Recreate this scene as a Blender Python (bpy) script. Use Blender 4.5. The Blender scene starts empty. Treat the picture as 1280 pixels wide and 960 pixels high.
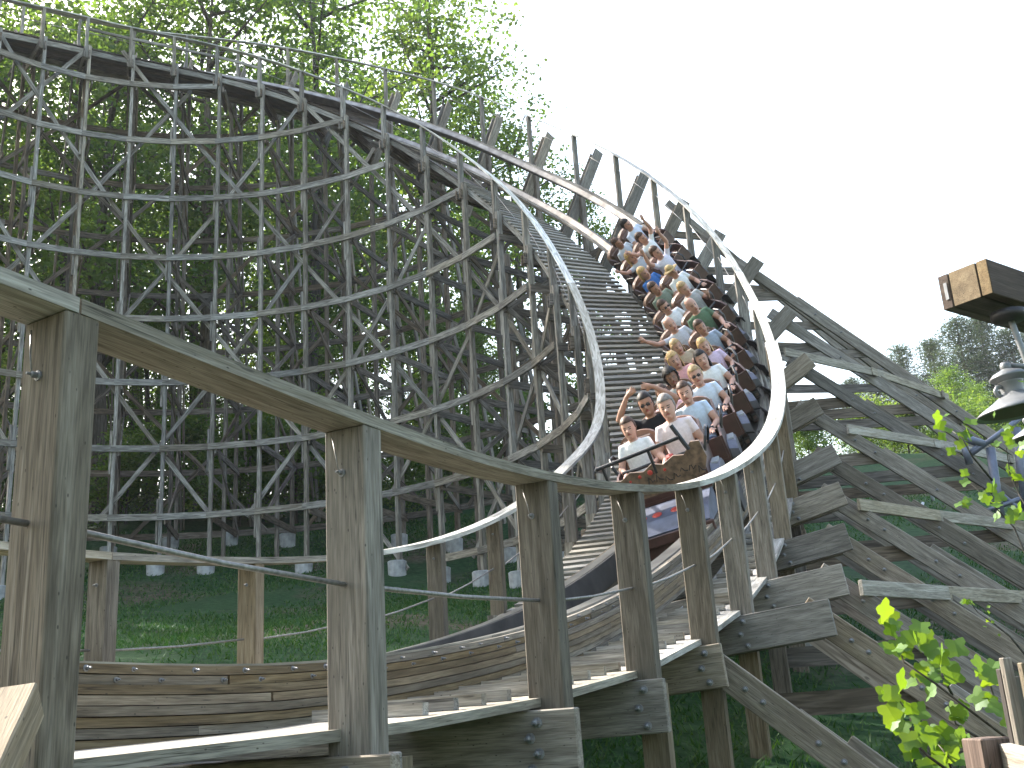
import bpy, bmesh, math, random
from mathutils import Vector, Matrix, Quaternion
random.seed(7)
R = math.radians
scene = bpy.context.scene
col = scene.collection

# ------------------------------------------------------------------ camera
PITCH, ROLL, FPX = 0.2988479, 0.0642172, 1324.94
cam_d = bpy.data.cameras.new('camera'); cam = bpy.data.objects.new('camera', cam_d); col.objects.link(cam)
cam_d.sensor_width = 36.0; cam_d.lens = 36.0 * FPX / 1280.0
cam_d.clip_start = 0.05; cam_d.clip_end = 3000
_rt = Vector((1, 0, 0)); _up = Vector((0, -math.sin(PITCH), math.cos(PITCH))); _fw = Vector((0, math.cos(PITCH), math.sin(PITCH)))
_cx = math.cos(ROLL) * _rt - math.sin(ROLL) * _up
_cy = math.sin(ROLL) * _rt + math.cos(ROLL) * _up
cam.matrix_world = Matrix(((_cx.x, _cy.x, -_fw.x, 0), (_cx.y, _cy.y, -_fw.y, 0), (_cx.z, _cy.z, -_fw.z, 0), (0, 0, 0, 1)))
scene.camera = cam

# ------------------------------------------------------------------ sky and sun
SUN_AZ, SUN_EL = R(-54), R(40)          # azimuth measured from +y towards +x
world = bpy.data.worlds.new('World'); scene.world = world; world.use_nodes = True
wn = world.node_tree.nodes; wl = world.node_tree.links
bg = wn['Background']; sky = wn.new('ShaderNodeTexSky'); sky.sky_type = 'NISHITA'; sky.sun_disc = False
sky.sun_elevation = SUN_EL; sky.sun_rotation = SUN_AZ; sky.air_density = 1.6; sky.dust_density = 5.0; sky.ozone_density = 1.0; sky.altitude = 300
wl.new(sky.outputs[0], bg.inputs[0]); bg.inputs[1].default_value = 0.15
sun_d = bpy.data.lights.new('sun', 'SUN'); sun = bpy.data.objects.new('sun', sun_d); col.objects.link(sun)
sun_d.energy = 5.0; sun_d.angle = R(0.6); sun_d.color = (1.0, 0.95, 0.86)
_sd = Vector((math.sin(SUN_AZ) * math.cos(SUN_EL), math.cos(SUN_AZ) * math.cos(SUN_EL), math.sin(SUN_EL)))
sun.rotation_euler = (-_sd).to_track_quat('-Z', 'Y').to_euler(); sun.location = _sd * 60
vs = scene.view_settings; vs.view_transform = 'Standard'; vs.look = 'None'; vs.gamma = 1.0; vs.exposure = 2.12
scene.cycles.max_bounces = 6; scene.cycles.transparent_max_bounces = 6; scene.cycles.diffuse_bounces = 3

# ------------------------------------------------------------------ helpers: objects
def tag(o, label=None, cat=None, group=None, kind=None):
    if label: o['label'] = label
    if cat: o['category'] = cat
    if group: o['group'] = group
    if kind: o['kind'] = kind
    return o
def empty(name, loc=(0, 0, 0)):
    o = bpy.data.objects.new(name, None); o.location = loc; o.empty_display_size = 0.2; col.objects.link(o); return o
def link(name, me, mat, parent=None):
    o = bpy.data.objects.new(name, me); col.objects.link(o)
    if mat is not None and len(me.materials) == 0: me.materials.append(mat)
    if parent is not None: o.parent = parent
    return o
def gc_attr(me, vals):
    a = me.attributes.new('gc', 'FLOAT_VECTOR', 'POINT'); a.data.foreach_set('vector', [c for v in vals for c in v])
def cham(hx, hy, hz, c):
    vs_ = []; idx = {}
    for sx in (-1, 1):
        for sy in (-1, 1):
            for sz in (-1, 1):
                for k, q in enumerate(((hx, hy - c, hz - c), (hx - c, hy, hz - c), (hx - c, hy - c, hz))):
                    idx[(sx, sy, sz, k)] = len(vs_); vs_.append((sx * q[0], sy * q[1], sz * q[2]))
    f = []
    I = lambda a, b, d, k: idx[(a, b, d, k)]
    for s in (-1, 1):
        q = [I(s, -1, -1, 0), I(s, 1, -1, 0), I(s, 1, 1, 0), I(s, -1, 1, 0)]; f.append(q if s > 0 else q[::-1])
        q = [I(-1, s, -1, 1), I(-1, s, 1, 1), I(1, s, 1, 1), I(1, s, -1, 1)]; f.append(q if s > 0 else q[::-1])
        q = [I(-1, -1, s, 2), I(1, -1, s, 2), I(1, 1, s, 2), I(-1, 1, s, 2)]; f.append(q if s > 0 else q[::-1])
    for a in (-1, 1):
        for b in (-1, 1):
            f.append([I(-1, a, b, 1), I(1, a, b, 1), I(1, a, b, 2), I(-1, a, b, 2)])
            f.append([I(a, -1, b, 0), I(a, 1, b, 0), I(a, 1, b, 2), I(a, -1, b, 2)])
            f.append([I(a, b, -1, 0), I(a, b, 1, 0), I(a, b, 1, 1), I(a, b, -1, 1)])
            for d in (-1, 1): f.append([I(a, b, d, 0), I(a, b, d, 1), I(a, b, d, 2)])
    return vs_, f
BOX_F = [(0, 1, 3, 2), (4, 6, 7, 5), (0, 4, 5, 1), (2, 3, 7, 6), (0, 2, 6, 4), (1, 5, 7, 3)]
def plank(name, parent, p0, p1, w, t, side, mat, c=0.0, ext=0.0):
    """board from p0 to p1, w wide along the direction nearest to side, t thick"""
    p0 = Vector(p0); p1 = Vector(p1); x = (p1 - p0); L = x.length + 2 * ext; x.normalize()
    y = Vector(side); y = (y - x * y.dot(x)).normalized(); z = x.cross(y)
    hx, hy, hz = L / 2, w / 2, t / 2
    if c > 0: v, f = cham(hx, hy, hz, c)
    else: v = [(sx * hx, sy * hy, sz * hz) for sx in (-1, 1) for sy in (-1, 1) for sz in (-1, 1)]; f = BOX_F
    me = bpy.data.meshes.new(name); me.from_pydata(v, [], f)
    if c > 0:
        bm = bmesh.new(); bm.from_mesh(me); bmesh.ops.recalc_face_normals(bm, faces=bm.faces); bm.to_mesh(me); bm.free()
    gc_attr(me, v)
    o = link(name, me, mat, parent)
    m = (p0 + p1) / 2
    o.matrix_local = Matrix(((x.x, y.x, z.x, m.x), (x.y, y.y, z.y, m.y), (x.z, y.z, z.z, m.z), (0, 0, 0, 1)))
    return o
def sweep(name, parent, frames, prof, mat, smooth=False):
    """frames: list of (P, A, B); prof: list of (a, b) closed"""
    n = len(prof); v = []; g = []; f = []; s = 0.0; org = frames[len(frames) // 2][0]
    for i, (P, A, B) in enumerate(frames):
        if i: s += (P - frames[i - 1][0]).length
        for (a, b) in prof:
            q = P + A * a + B * b - org; v.append(tuple(q)); g.append((s, a, b))
    for i in range(len(frames) - 1):
        for k in range(n):
            k2 = (k + 1) % n; f.append((i * n + k, i * n + k2, (i + 1) * n + k2, (i + 1) * n + k))
    f.append(tuple(range(n))[::-1]); e = (len(frames) - 1) * n; f.append(tuple(e + k for k in range(n)))
    me = bpy.data.meshes.new(name); me.from_pydata(v, [], f); gc_attr(me, g)
    bm = bmesh.new(); bm.from_mesh(me); bmesh.ops.recalc_face_normals(bm, faces=bm.faces); bm.to_mesh(me); bm.free()
    if smooth: me.polygons.foreach_set('use_smooth', [True] * len(me.polygons))
    o = link(name, me, mat, parent); o.location = org
    return o
def rect(a0, a1, b0, b1): return [(a0, b0), (a1, b0), (a1, b1), (a0, b1)]
def circ(r, n=8): return [(r * math.cos(2 * math.pi * k / n), r * math.sin(2 * math.pi * k / n)) for k in range(n)]
def tube_frames(pts):
    out = []; up = Vector((0.01, 0.02, 1)); pts = [Vector(p) for p in pts]
    for i, p in enumerate(pts):
        d = (pts[min(i + 1, len(pts) - 1)] - pts[max(i - 1, 0)]).normalized()
        if abs(d.dot(up)) > 0.95: up = Vector((1, 0.1, 0.05))
        a = d.cross(up).normalized(); b = d.cross(a).normalized(); up = -b if b.dot(up) < 0 else b
        out.append((p, a, d.cross(a).normalized()))
    return out
def tube(name, parent, pts, r, mat, n=8): return sweep(name, parent, tube_frames(pts), circ(r, n), mat, True)
class MB:
    """collects shapes for one mesh"""
    def __init__(s): s.v = []; s.f = []; s.m = []; s.mi = 0
    def add(s, v, f):
        o = len(s.v); s.v += [tuple(q) for q in v]; s.f += [tuple(o + i for i in q) for q in f]; s.m += [s.mi] * len(f)
    def box(s, c, h, rot=None, ch=0.0):
        if ch: v, f = cham(h[0], h[1], h[2], ch)
        else: v = [(a * h[0], b * h[1], d * h[2]) for a in (-1, 1) for b in (-1, 1) for d in (-1, 1)]; f = BOX_F
        c = Vector(c); s.add([(rot @ Vector(q) if rot else Vector(q)) + c for q in v], f)
    def tube(s, pts, rad, n=10):
        pts = [Vector(p) for p in pts]
        if not isinstance(rad, (list, tuple)): rad = [rad] * len(pts)
        fr = tube_frames(pts); v = []; f = []
        for (P, A, B), r in zip(fr, rad):
            for a, b in circ(1, n): v.append(P + A * a * r + B * b * r)
        for i in range(len(pts) - 1):
            for k in range(n):
                k2 = (k + 1) % n; f.append((i * n + k, i * n + k2, (i + 1) * n + k2, (i + 1) * n + k))
        f.append(tuple(range(n))[::-1]); e = (len(pts) - 1) * n; f.append(tuple(e + k for k in range(n)))
        s.add(v, f)
    def lathe(s, prof, c=(0, 0, 0), ax=None, n=20, closed=True):
        c = Vector(c); q = Vector((0, 0, 1)).rotation_difference(Vector(ax)) if ax else Quaternion()
        v = []; f = []
        for (r, z) in prof:
            for k in range(n):
                a = 2 * math.pi * k / n; v.append(q @ Vector((r * math.cos(a), r * math.sin(a), z)) + c)
        for i in range(len(prof) - 1):
            for k in range(n):
                k2 = (k + 1) % n; f.append((i * n + k, i * n + k2, (i + 1) * n + k2, (i + 1) * n + k))
        if closed: f.append(tuple(range(n))[::-1]); e = (len(prof) - 1) * n; f.append(tuple(e + k for k in range(n)))
        s.add(v, f)
    def mesh(s, name, smooth=False, fix=True):
        me = bpy.data.meshes.new(name); me.from_pydata(s.v, [], s.f)
        me.polygons.foreach_set('material_index', s.m)
        if fix:
            bm = bmesh.new(); bm.from_mesh(me); bmesh.ops.recalc_face_normals(bm, faces=bm.faces); bm.to_mesh(me); bm.free()
        if smooth: me.polygons.foreach_set('use_smooth', [True] * len(me.polygons))
        return me
    def build(s, name, mat, parent=None, smooth=False):
        me = s.mesh(name, smooth); gc_attr(me, s.v); return link(name, me, mat, parent)
def copy_tree(o, parent=None):
    c = o.copy(); col.objects.link(c); c.parent = parent
    for ch in list(o.children): copy_tree(ch, c)
    return c

# ------------------------------------------------------------------ materials
def mat_new(name):
    m = bpy.data.materials.new(name); m.use_nodes = True; return m, m.node_tree.nodes, m.node_tree.links, m.node_tree.nodes['Principled BSDF']
def ramp(n, stops):
    r = n.new('ShaderNodeValToRGB'); e = r.color_ramp.elements
    while len(e) > 1: e.remove(e[-1])
    e[0].position, e[0].color = stops[0][0], (*stops[0][1], 1)
    for p, c in stops[1:]:
        q = e.new(p); q.color = (*c, 1)
    return r
def wood(name, dark, mid, light, stain=(0.07, 0.055, 0.035), green=0.25, rough=0.82, knots=0.6, bump=0.35, fine=True):
    m, n, l, b = mat_new(name)
    at = n.new('ShaderNodeAttribute'); at.attribute_name = 'gc'
    oi = n.new('ShaderNodeObjectInfo')
    sc = n.new('ShaderNodeVectorMath'); sc.operation = 'SCALE'; sc.inputs[0].default_value = (31.7, 17.3, 23.1); l.new(oi.outputs['Random'], sc.inputs['Scale'])
    ad = n.new('ShaderNodeVectorMath'); ad.operation = 'ADD'; l.new(at.outputs['Vector'], ad.inputs[0]); l.new(sc.outputs[0], ad.inputs[1])
    def noise(scale, detail, mp, dist=0.0):
        mm = n.new('ShaderNodeMapping'); mm.inputs['Scale'].default_value = mp; l.new(ad.outputs[0], mm.inputs[0])
        t = n.new('ShaderNodeTexNoise'); t.inputs['Scale'].default_value = scale; t.inputs['Detail'].default_value = detail; t.inputs['Distortion'].default_value = dist
        l.new(mm.outputs[0], t.inputs['Vector']); return t
    g1 = noise(1.0, 5, (2.2, 24, 24), 0.9)       # broad grain bands
    g2 = noise(1.0, 3, (9, 170, 170)) if fine else g1           # fine fibres
    big = noise(1.0, 3, (1.1, 3.0, 3.0))         # weather patches
    chk = noise(1.0, 2, (7, 90, 90)) if fine else g1            # checks, nail holes
    rp = ramp(n, [(0.28, dark), (0.5, mid), (0.74, light)]); l.new(g1.outputs[0], rp.inputs[0])
    mx = n.new('ShaderNodeMix'); mx.data_type = 'RGBA'; mx.blend_type = 'MULTIPLY'; mx.inputs['Factor'].default_value = 0.85
    r2 = ramp(n, [(0.3, (0.55, 0.55, 0.55)), (0.62, (1.12, 1.12, 1.12))]); l.new(g2.outputs[0], r2.inputs[0])
    l.new(rp.outputs[0], mx.inputs[6]); l.new(r2.outputs[0], mx.inputs[7])
    m2 = n.new('ShaderNodeMix'); m2.data_type = 'RGBA'; r3 = ramp(n, [(0.46, (0, 0, 0)), (0.72, (1, 1, 1))]); l.new(big.outputs[0], r3.inputs[0])
    ml = n.new('ShaderNodeMath'); ml.operation = 'MULTIPLY'; ml.inputs[1].default_value = green * 2; l.new(r3.outputs[0], ml.inputs[0])
    l.new(ml.outputs[0], m2.inputs['Factor']); l.new(mx.outputs[2], m2.inputs[6]); m2.inputs[7].default_value = (*stain, 1)
    m3 = n.new('ShaderNodeMix'); m3.data_type = 'RGBA'; r4 = ramp(n, [(0.70, (0, 0, 0)), (0.76, (1, 1, 1))]); l.new(chk.outputs[0], r4.inputs[0])
    mk = n.new('ShaderNodeMath'); mk.operation = 'MULTIPLY'; mk.inputs[1].default_value = knots; l.new(r4.outputs[0], mk.inputs[0])
    l.new(mk.outputs[0], m3.inputs['Factor']); l.new(m2.outputs[2], m3.inputs[6]); m3.inputs[7].default_value = (0.025, 0.02, 0.018, 1)
    last = m3
    if fine:
        ck = noise(1.0, 3, (0.55, 34, 34), 0.3); sb = n.new('ShaderNodeMath'); sb.operation = 'SUBTRACT'; sb.inputs[1].default_value = 0.5; l.new(ck.outputs[0], sb.inputs[0])
        ab = n.new('ShaderNodeMath'); ab.operation = 'ABSOLUTE'; l.new(sb.outputs[0], ab.inputs[0])
        rc = ramp(n, [(0.0, (1, 1, 1)), (0.014, (0, 0, 0))]); l.new(ab.outputs[0], rc.inputs[0])
        gate = noise(1.0, 1, (1.3, 9, 9)); rg = ramp(n, [(0.48, (0, 0, 0)), (0.58, (0.85, 0.85, 0.85))]); l.new(gate.outputs[0], rg.inputs[0])
        mg = n.new('ShaderNodeMath'); mg.operation = 'MULTIPLY'; l.new(rc.outputs[0], mg.inputs[0]); l.new(rg.outputs[0], mg.inputs[1])
        m4 = n.new('ShaderNodeMix'); m4.data_type = 'RGBA'; l.new(mg.outputs[0], m4.inputs['Factor']); l.new(m3.outputs[2], m4.inputs[6]); m4.inputs[7].default_value = (0.03, 0.024, 0.02, 1)
        vm = n.new('ShaderNodeMapping'); vm.inputs['Scale'].default_value = (16, 34, 34); l.new(ad.outputs[0], vm.inputs[0])
        vo = n.new('ShaderNodeTexVoronoi'); vo.inputs['Scale'].default_value = 1.0; l.new(vm.outputs[0], vo.inputs['Vector'])
        rv = ramp(n, [(0.06, (0.8, 0.8, 0.8)), (0.11, (0, 0, 0))]); l.new(vo.outputs['Distance'], rv.inputs[0])
        m5 = n.new('ShaderNodeMix'); m5.data_type = 'RGBA'; l.new(rv.outputs[0], m5.inputs['Factor']); l.new(m4.outputs[2], m5.inputs[6]); m5.inputs[7].default_value = (0.04, 0.032, 0.026, 1); last = m5
    hv = n.new('ShaderNodeHueSaturation'); l.new(last.outputs[2], hv.inputs['Color'])
    mr = n.new('ShaderNodeMapRange'); mr.inputs[3].default_value = 0.72; mr.inputs[4].default_value = 1.28; l.new(oi.outputs['Random'], mr.inputs[0]); l.new(mr.outputs[0], hv.inputs['Value'])
    rs = n.new('ShaderNodeMath'); rs.operation = 'MULTIPLY'; rs.inputs[1].default_value = 7.31; l.new(oi.outputs['Random'], rs.inputs[0])
    fr = n.new('ShaderNodeMath'); fr.operation = 'FRACT'; l.new(rs.outputs[0], fr.inputs[0])
    ms = n.new('ShaderNodeMapRange'); ms.inputs[3].default_value = 0.55; ms.inputs[4].default_value = 1.25; l.new(fr.outputs[0], ms.inputs[0]); l.new(ms.outputs[0], hv.inputs['Saturation'])
    l.new(hv.outputs[0], b.inputs['Base Color']); b.inputs['Roughness'].default_value = rough; b.inputs['Specular IOR Level'].default_value = 0.25
    if not fine: return m
    bp = n.new('ShaderNodeBump'); bp.inputs['Strength'].default_value = bump; bp.inputs['Distance'].default_value = 0.004
    sm = n.new('ShaderNodeMath'); sm.operation = 'ADD'; l.new(g1.outputs[0], sm.inputs[0]); l.new(g2.outputs[0], sm.inputs[1]); l.new(sm.outputs[0], bp.inputs['Height']); l.new(bp.outputs[0], b.inputs['Normal'])
    return m
def plain(name, colr, rough=0.6, metal=0.0, var=0.15, scale=8.0, spec=0.5):
    m, n, l, b = mat_new(name)
    tc = n.new('ShaderNodeTexCoord'); t = n.new('ShaderNodeTexNoise'); t.inputs['Scale'].default_value = scale; t.inputs['Detail'].default_value = 4
    l.new(tc.outputs['Object'], t.inputs['Vector'])
    lo = tuple(c * (1 - var) for c in colr); hi = tuple(min(1, c * (1 + var)) for c in colr)
    r = ramp(n, [(0.3, lo), (0.7, hi)]); l.new(t.outputs[0], r.inputs[0]); l.new(r.outputs[0], b.inputs['Base Color'])
    b.inputs['Roughness'].default_value = rough; b.inputs['Metallic'].default_value = metal; b.inputs['Specular IOR Level'].default_value = spec
    return m
def leaf_mat(name, c0, c1, c2, trans=0.5, tcol=None):
    m = bpy.data.materials.new(name); m.use_nodes = True; n = m.node_tree.nodes; l = m.node_tree.links; n.remove(n['Principled BSDF'])
    at = n.new('ShaderNodeAttribute'); at.attribute_name = 'lv'; oi = n.new('ShaderNodeObjectInfo')
    ad = n.new('ShaderNodeMath'); ad.operation = 'MULTIPLY_ADD'; ad.inputs[1].default_value = 0.35; l.new(oi.outputs['Random'], ad.inputs[0])
    mm = n.new('ShaderNodeMath'); mm.operation = 'MULTIPLY'; mm.inputs[1].default_value = 0.65; l.new(at.outputs['Fac'], mm.inputs[0]); l.new(mm.outputs[0], ad.inputs[2])
    r = ramp(n, [(0.1, c0), (0.5, c1), (0.9, c2)]); l.new(ad.outputs[0], r.inputs[0])
    d = n.new('ShaderNodeBsdfDiffuse'); t = n.new('ShaderNodeBsdfTranslucent'); g = n.new('ShaderNodeBsdfGlossy'); g.inputs['Roughness'].default_value = 0.5; g.inputs['Color'].default_value = (0.8, 0.85, 0.9, 1)
    l.new(r.outputs[0], d.inputs[0])
    h = n.new('ShaderNodeMix'); h.data_type = 'RGBA'; h.blend_type = 'MULTIPLY'; h.inputs['Factor'].default_value = 1.0; h.inputs[7].default_value = (*(tcol or (1.9, 1.7, 0.7)), 1); l.new(r.outputs[0], h.inputs[6]); l.new(h.outputs[2], t.inputs[0])
    x = n.new('ShaderNodeMixShader'); x.inputs[0].default_value = trans; l.new(d.outputs[0], x.inputs[1]); l.new(t.outputs[0], x.inputs[2])
    x2 = n.new('ShaderNodeMixShader'); x2.inputs[0].default_value = 0.025; l.new(x.outputs[0], x2.inputs[1]); l.new(g.outputs[0], x2.inputs[2])
    l.new(x2.outputs[0], n['Material Output'].inputs[0]); return m
M = {}
M['post'] = wood('post_wood', (0.085, 0.066, 0.045), (0.165, 0.132, 0.094), (0.25, 0.21, 0.16), stain=(0.105, 0.092, 0.065))
M['rail'] = wood('handrail_wood', (0.17, 0.14, 0.10), (0.29, 0.25, 0.19), (0.42, 0.38, 0.31), green=0.1)
M['pale'] = wood('sunlit_handrail_wood', (0.34, 0.32, 0.27), (0.50, 0.475, 0.42), (0.62, 0.60, 0.55), green=0.06, knots=0.4, fine=False)  # paler copy of the handrail wood, sunlight put into its colour
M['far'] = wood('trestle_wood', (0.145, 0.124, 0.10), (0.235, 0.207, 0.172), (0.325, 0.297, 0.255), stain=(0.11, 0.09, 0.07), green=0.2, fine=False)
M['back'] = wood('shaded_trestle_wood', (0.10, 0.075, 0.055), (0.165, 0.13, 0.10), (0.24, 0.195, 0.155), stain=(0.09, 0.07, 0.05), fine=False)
M['ledger'] = wood('ledger_wood', (0.125, 0.105, 0.085), (0.22, 0.187, 0.15), (0.31, 0.275, 0.23), stain=(0.12, 0.10, 0.07))
M['stack'] = wood('track_layer_wood', (0.11, 0.082, 0.053), (0.185, 0.143, 0.094), (0.26, 0.21, 0.145), stain=(0.085, 0.065, 0.04), green=0.3)
M['tread'] = wood('tread_wood', (0.15, 0.135, 0.11), (0.26, 0.24, 0.205), (0.37, 0.35, 0.31), green=0.1)
M['deck'] = wood('dark_deck_wood', (0.04, 0.03, 0.023), (0.07, 0.054, 0.042), (0.11, 0.088, 0.07), fine=False)
M['beam'] = wood('stained_beam_wood', (0.05, 0.036, 0.03), (0.085, 0.062, 0.052), (0.125, 0.095, 0.08), stain=(0.06, 0.048, 0.04))
M['endgrain'] = wood('end_grain', (0.19, 0.12, 0.05), (0.28, 0.18, 0.08), (0.36, 0.25, 0.12), green=0.2, bump=0.15)
M['newwood'] = wood('pale_board', (0.20, 0.145, 0.085), (0.28, 0.21, 0.135), (0.36, 0.285, 0.19), green=0.1)
M['steel'] = plain('running_steel', (0.19, 0.182, 0.165), 0.36, 0.75, 0.4, 3.0)
M['rust'] = plain('side_steel', (0.055, 0.048, 0.045), 0.55, 0.2, 0.4, 5.0)
M['bolt'] = plain('galvanised_bolt', (0.20, 0.20, 0.21), 0.5, 0.5, 0.3, 20.0)
M['cable'] = plain('wire_rope', (0.23, 0.22, 0.21), 0.5, 0.6, 0.3, 60.0)
M['concrete'] = plain('concrete', (0.36, 0.36, 0.36), 0.9, 0, 0.3, 6.0, 0.2)
M['black'] = plain('black_steel', (0.018, 0.018, 0.02), 0.4, 0.2, 0.3)
# ------------------------------------------------------------------ the course of the track, one entry per half bent
OX = [-1.902, -1.583, -1.26, -0.931, -0.601, -0.271, 0.054, 0.371, 0.679, 0.976, 1.265, 1.548, 1.827, 2.106, 2.382, 2.655, 2.921, 3.176, 3.417, 3.641, 3.845, 4.028, 4.187, 4.32, 4.426, 4.501, 4.544, 4.549, 4.515, 4.436, 4.309, 4.128, 3.891, 3.59, 3.221, 2.781, 2.27, 1.691, 1.048, 0.35, -0.397, -1.187, -2.011, -2.867, -3.747, -4.645, -5.555, -6.472, -7.394, -8.317, -9.24, -10.158, -11.068, -11.965, -12.844, -13.698, -14.522, -15.309, -16.052, -16.746, -17.387, -17.97, -18.49, -18.945, -19.331]
OY = [1.805, 2.27, 2.772, 3.312, 3.89, 4.503, 5.145, 5.809, 6.486, 7.168, 7.85, 8.529, 9.205, 9.88, 10.555, 11.232, 11.91, 12.593, 13.283, 13.98, 14.687, 15.403, 16.13, 16.869, 17.62, 18.385, 19.165, 19.962, 20.774, 21.602, 22.441, 23.29, 24.148, 25.011, 25.873, 26.726, 27.558, 28.357, 29.112, 29.816, 30.461, 31.045, 31.567, 32.026, 32.42, 32.747, 33.009, 33.206, 33.338, 33.406, 33.41, 33.349, 33.22, 33.023, 32.756, 32.418, 32.011, 31.535, 30.993, 30.389, 29.727, 29.012, 28.248, 27.443, 26.6]
TH = [0.96, 0.987, 1.014, 1.041, 1.068, 1.093, 1.117, 1.138, 1.155, 1.167, 1.175, 1.178, 1.179, 1.181, 1.185, 1.193, 1.207, 1.226, 1.25, 1.278, 1.309, 1.342, 1.378, 1.416, 1.457, 1.5, 1.545, 1.594, 1.646, 1.7, 1.757, 1.818, 1.881, 1.949, 2.019, 2.093, 2.169, 2.247, 2.324, 2.401, 2.476, 2.55, 2.623, 2.695, 2.765, 2.835, 2.905, 2.973, 3.042, 3.111, 3.182, 3.254, 3.329, 3.407, 3.487, 3.569, 3.654, 3.739, 3.825, 3.911, 3.997, 4.082, 4.167, 4.251, 4.335]
ZO = [1.222, 1.19, 1.145, 1.099, 1.067, 1.061, 1.093, 1.164, 1.262, 1.386, 1.535, 1.707, 1.902, 2.114, 2.343, 2.595, 2.877, 3.196, 3.558, 3.96, 4.396, 4.868, 5.379, 5.932, 6.528, 7.178, 7.883, 8.629, 9.403, 10.193, 10.984, 11.79, 12.622, 13.47, 14.322, 15.166, 15.991, 16.817, 17.657, 18.49, 19.293, 20.047, 20.728, 21.343, 21.909, 22.425, 22.888, 23.297, 23.65, 23.932, 24.141, 24.287, 24.382, 24.439, 24.468, 24.482, 24.492, 24.481, 24.433, 24.355, 24.257, 24.147, 24.034, 23.927, 23.835]
ZI = [1.21, 1.173, 1.127, 1.08, 1.043, 1.028, 1.043, 1.086, 1.147, 1.228, 1.333, 1.464, 1.624, 1.816, 2.039, 2.289, 2.559, 2.844, 3.139, 3.43, 3.719, 4.024, 4.36, 4.744, 5.194, 5.714, 6.291, 6.916, 7.581, 8.275, 8.991, 9.746, 10.552, 11.388, 12.233, 13.066, 13.867, 14.649, 15.435, 16.208, 16.955, 17.662, 18.314, 18.917, 19.484, 20.011, 20.493, 20.925, 21.305, 21.625, 21.887, 22.096, 22.257, 22.378, 22.463, 22.518, 22.55, 22.539, 22.475, 22.368, 22.233, 22.08, 21.923, 21.775, 21.647]
CC = [1.778, 1.754, 1.73, 1.707, 1.683, 1.658, 1.633, 1.61, 1.589, 1.568, 1.544, 1.515, 1.478, 1.433, 1.38, 1.323, 1.262, 1.199, 1.136, 1.067, 0.99, 0.911, 0.837, 0.773, 0.726, 0.696, 0.679, 0.672, 0.675, 0.684, 0.699, 0.723, 0.76, 0.804, 0.85, 0.892, 0.925, 0.95, 0.97, 0.986, 1.0, 1.013, 1.026, 1.037, 1.046, 1.054, 1.062, 1.07, 1.078, 1.089, 1.099, 1.11, 1.122, 1.133, 1.144, 1.155, 1.166, 1.176, 1.185, 1.195, 1.204, 1.213, 1.222, 1.231, 1.241]
ZT = [0.375, 0.349, 0.311, 0.274, 0.248, 0.243, 0.273, 0.331, 0.41, 0.511, 0.636, 0.788, 0.969, 1.18, 1.42, 1.686, 1.978, 2.293, 2.629, 2.98, 3.343, 3.731, 4.152, 4.616, 5.136, 5.72, 6.363, 7.049, 7.766, 8.496, 9.227, 9.969, 10.736, 11.518, 12.304, 13.082, 13.842, 14.599, 15.364, 16.123, 16.857, 17.552, 18.191, 18.781, 19.334, 19.848, 20.318, 20.74, 21.11, 21.422, 21.675, 21.876, 22.031, 22.147, 22.231, 22.288, 22.325, 22.326, 22.278, 22.191, 22.077, 21.949, 21.816, 21.691, 21.585]
BK = [-0.017, -0.006, 0.004, 0.014, 0.025, 0.035, 0.047, 0.059, 0.071, 0.083, 0.096, 0.11, 0.124, 0.137, 0.148, 0.16, 0.175, 0.197, 0.229, 0.272, 0.323, 0.382, 0.444, 0.508, 0.571, 0.636, 0.706, 0.777, 0.846, 0.911, 0.967, 1.015, 1.059, 1.097, 1.13, 1.158, 1.182, 1.201, 1.215, 1.225, 1.229, 1.226, 1.214, 1.192, 1.158, 1.117, 1.074, 1.033, 0.999, 0.972, 0.949, 0.929, 0.912, 0.894, 0.876, 0.855, 0.831, 0.804, 0.774, 0.743, 0.711, 0.677, 0.644, 0.611, 0.579]
WID, ZR, DZ = 2.90, 20.299, 2.0437
def ip(T, u):
    """Catmull-Rom through the half-bent table"""
    x = max(0.0, min(63.999, u * 2)); i = int(x); t = x - i
    a, b = T[i], T[i + 1]; m0 = (b - T[i - 1]) / 2 if i > 0 else b - a; m1 = (T[i + 2] - a) / 2 if i < 63 else b - a
    return (2 * t**3 - 3 * t**2 + 1) * a + (t**3 - 2 * t**2 + t) * m0 + (-2 * t**3 + 3 * t**2) * b + (t**3 - t**2) * m1
UP = Vector((0, 0, 1))
def nrm(u): a = ip(TH, u); return Vector((math.sin(a), -math.cos(a), 0))
def tan(u): a = ip(TH, u); return Vector((math.cos(a), math.sin(a), 0))
def at(u, out, z):
    """point at distance out beyond the outer handrail line (negative: inwards), height z"""
    n = nrm(u); return Vector((ip(OX, u), ip(OY, u), 0)) + n * out + UP * z
def lat_up(u):
    n = nrm(u); b = ip(BK, u); return n * math.cos(b) + UP * math.sin(b), -n * math.sin(b) + UP * math.cos(b)
def ctr(u): return at(u, -ip(CC, u), ip(ZT, u))
def T(u, lat, h): L, U = lat_up(u); return ctr(u) + L * lat + U * h
def rng(a, b, st): k = max(1, round((b - a) / st)); return [a + (b - a) * i / k for i in range(k + 1)]
def lin(tab, u):
    ks = sorted(tab)
    if u <= ks[0]: return tab[ks[0]]
    for a, b in zip(ks, ks[1:]):
        if u <= b: return tab[a] + (tab[b] - tab[a]) * (u - a) / (b - a)
    return tab[ks[-1]]
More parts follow.
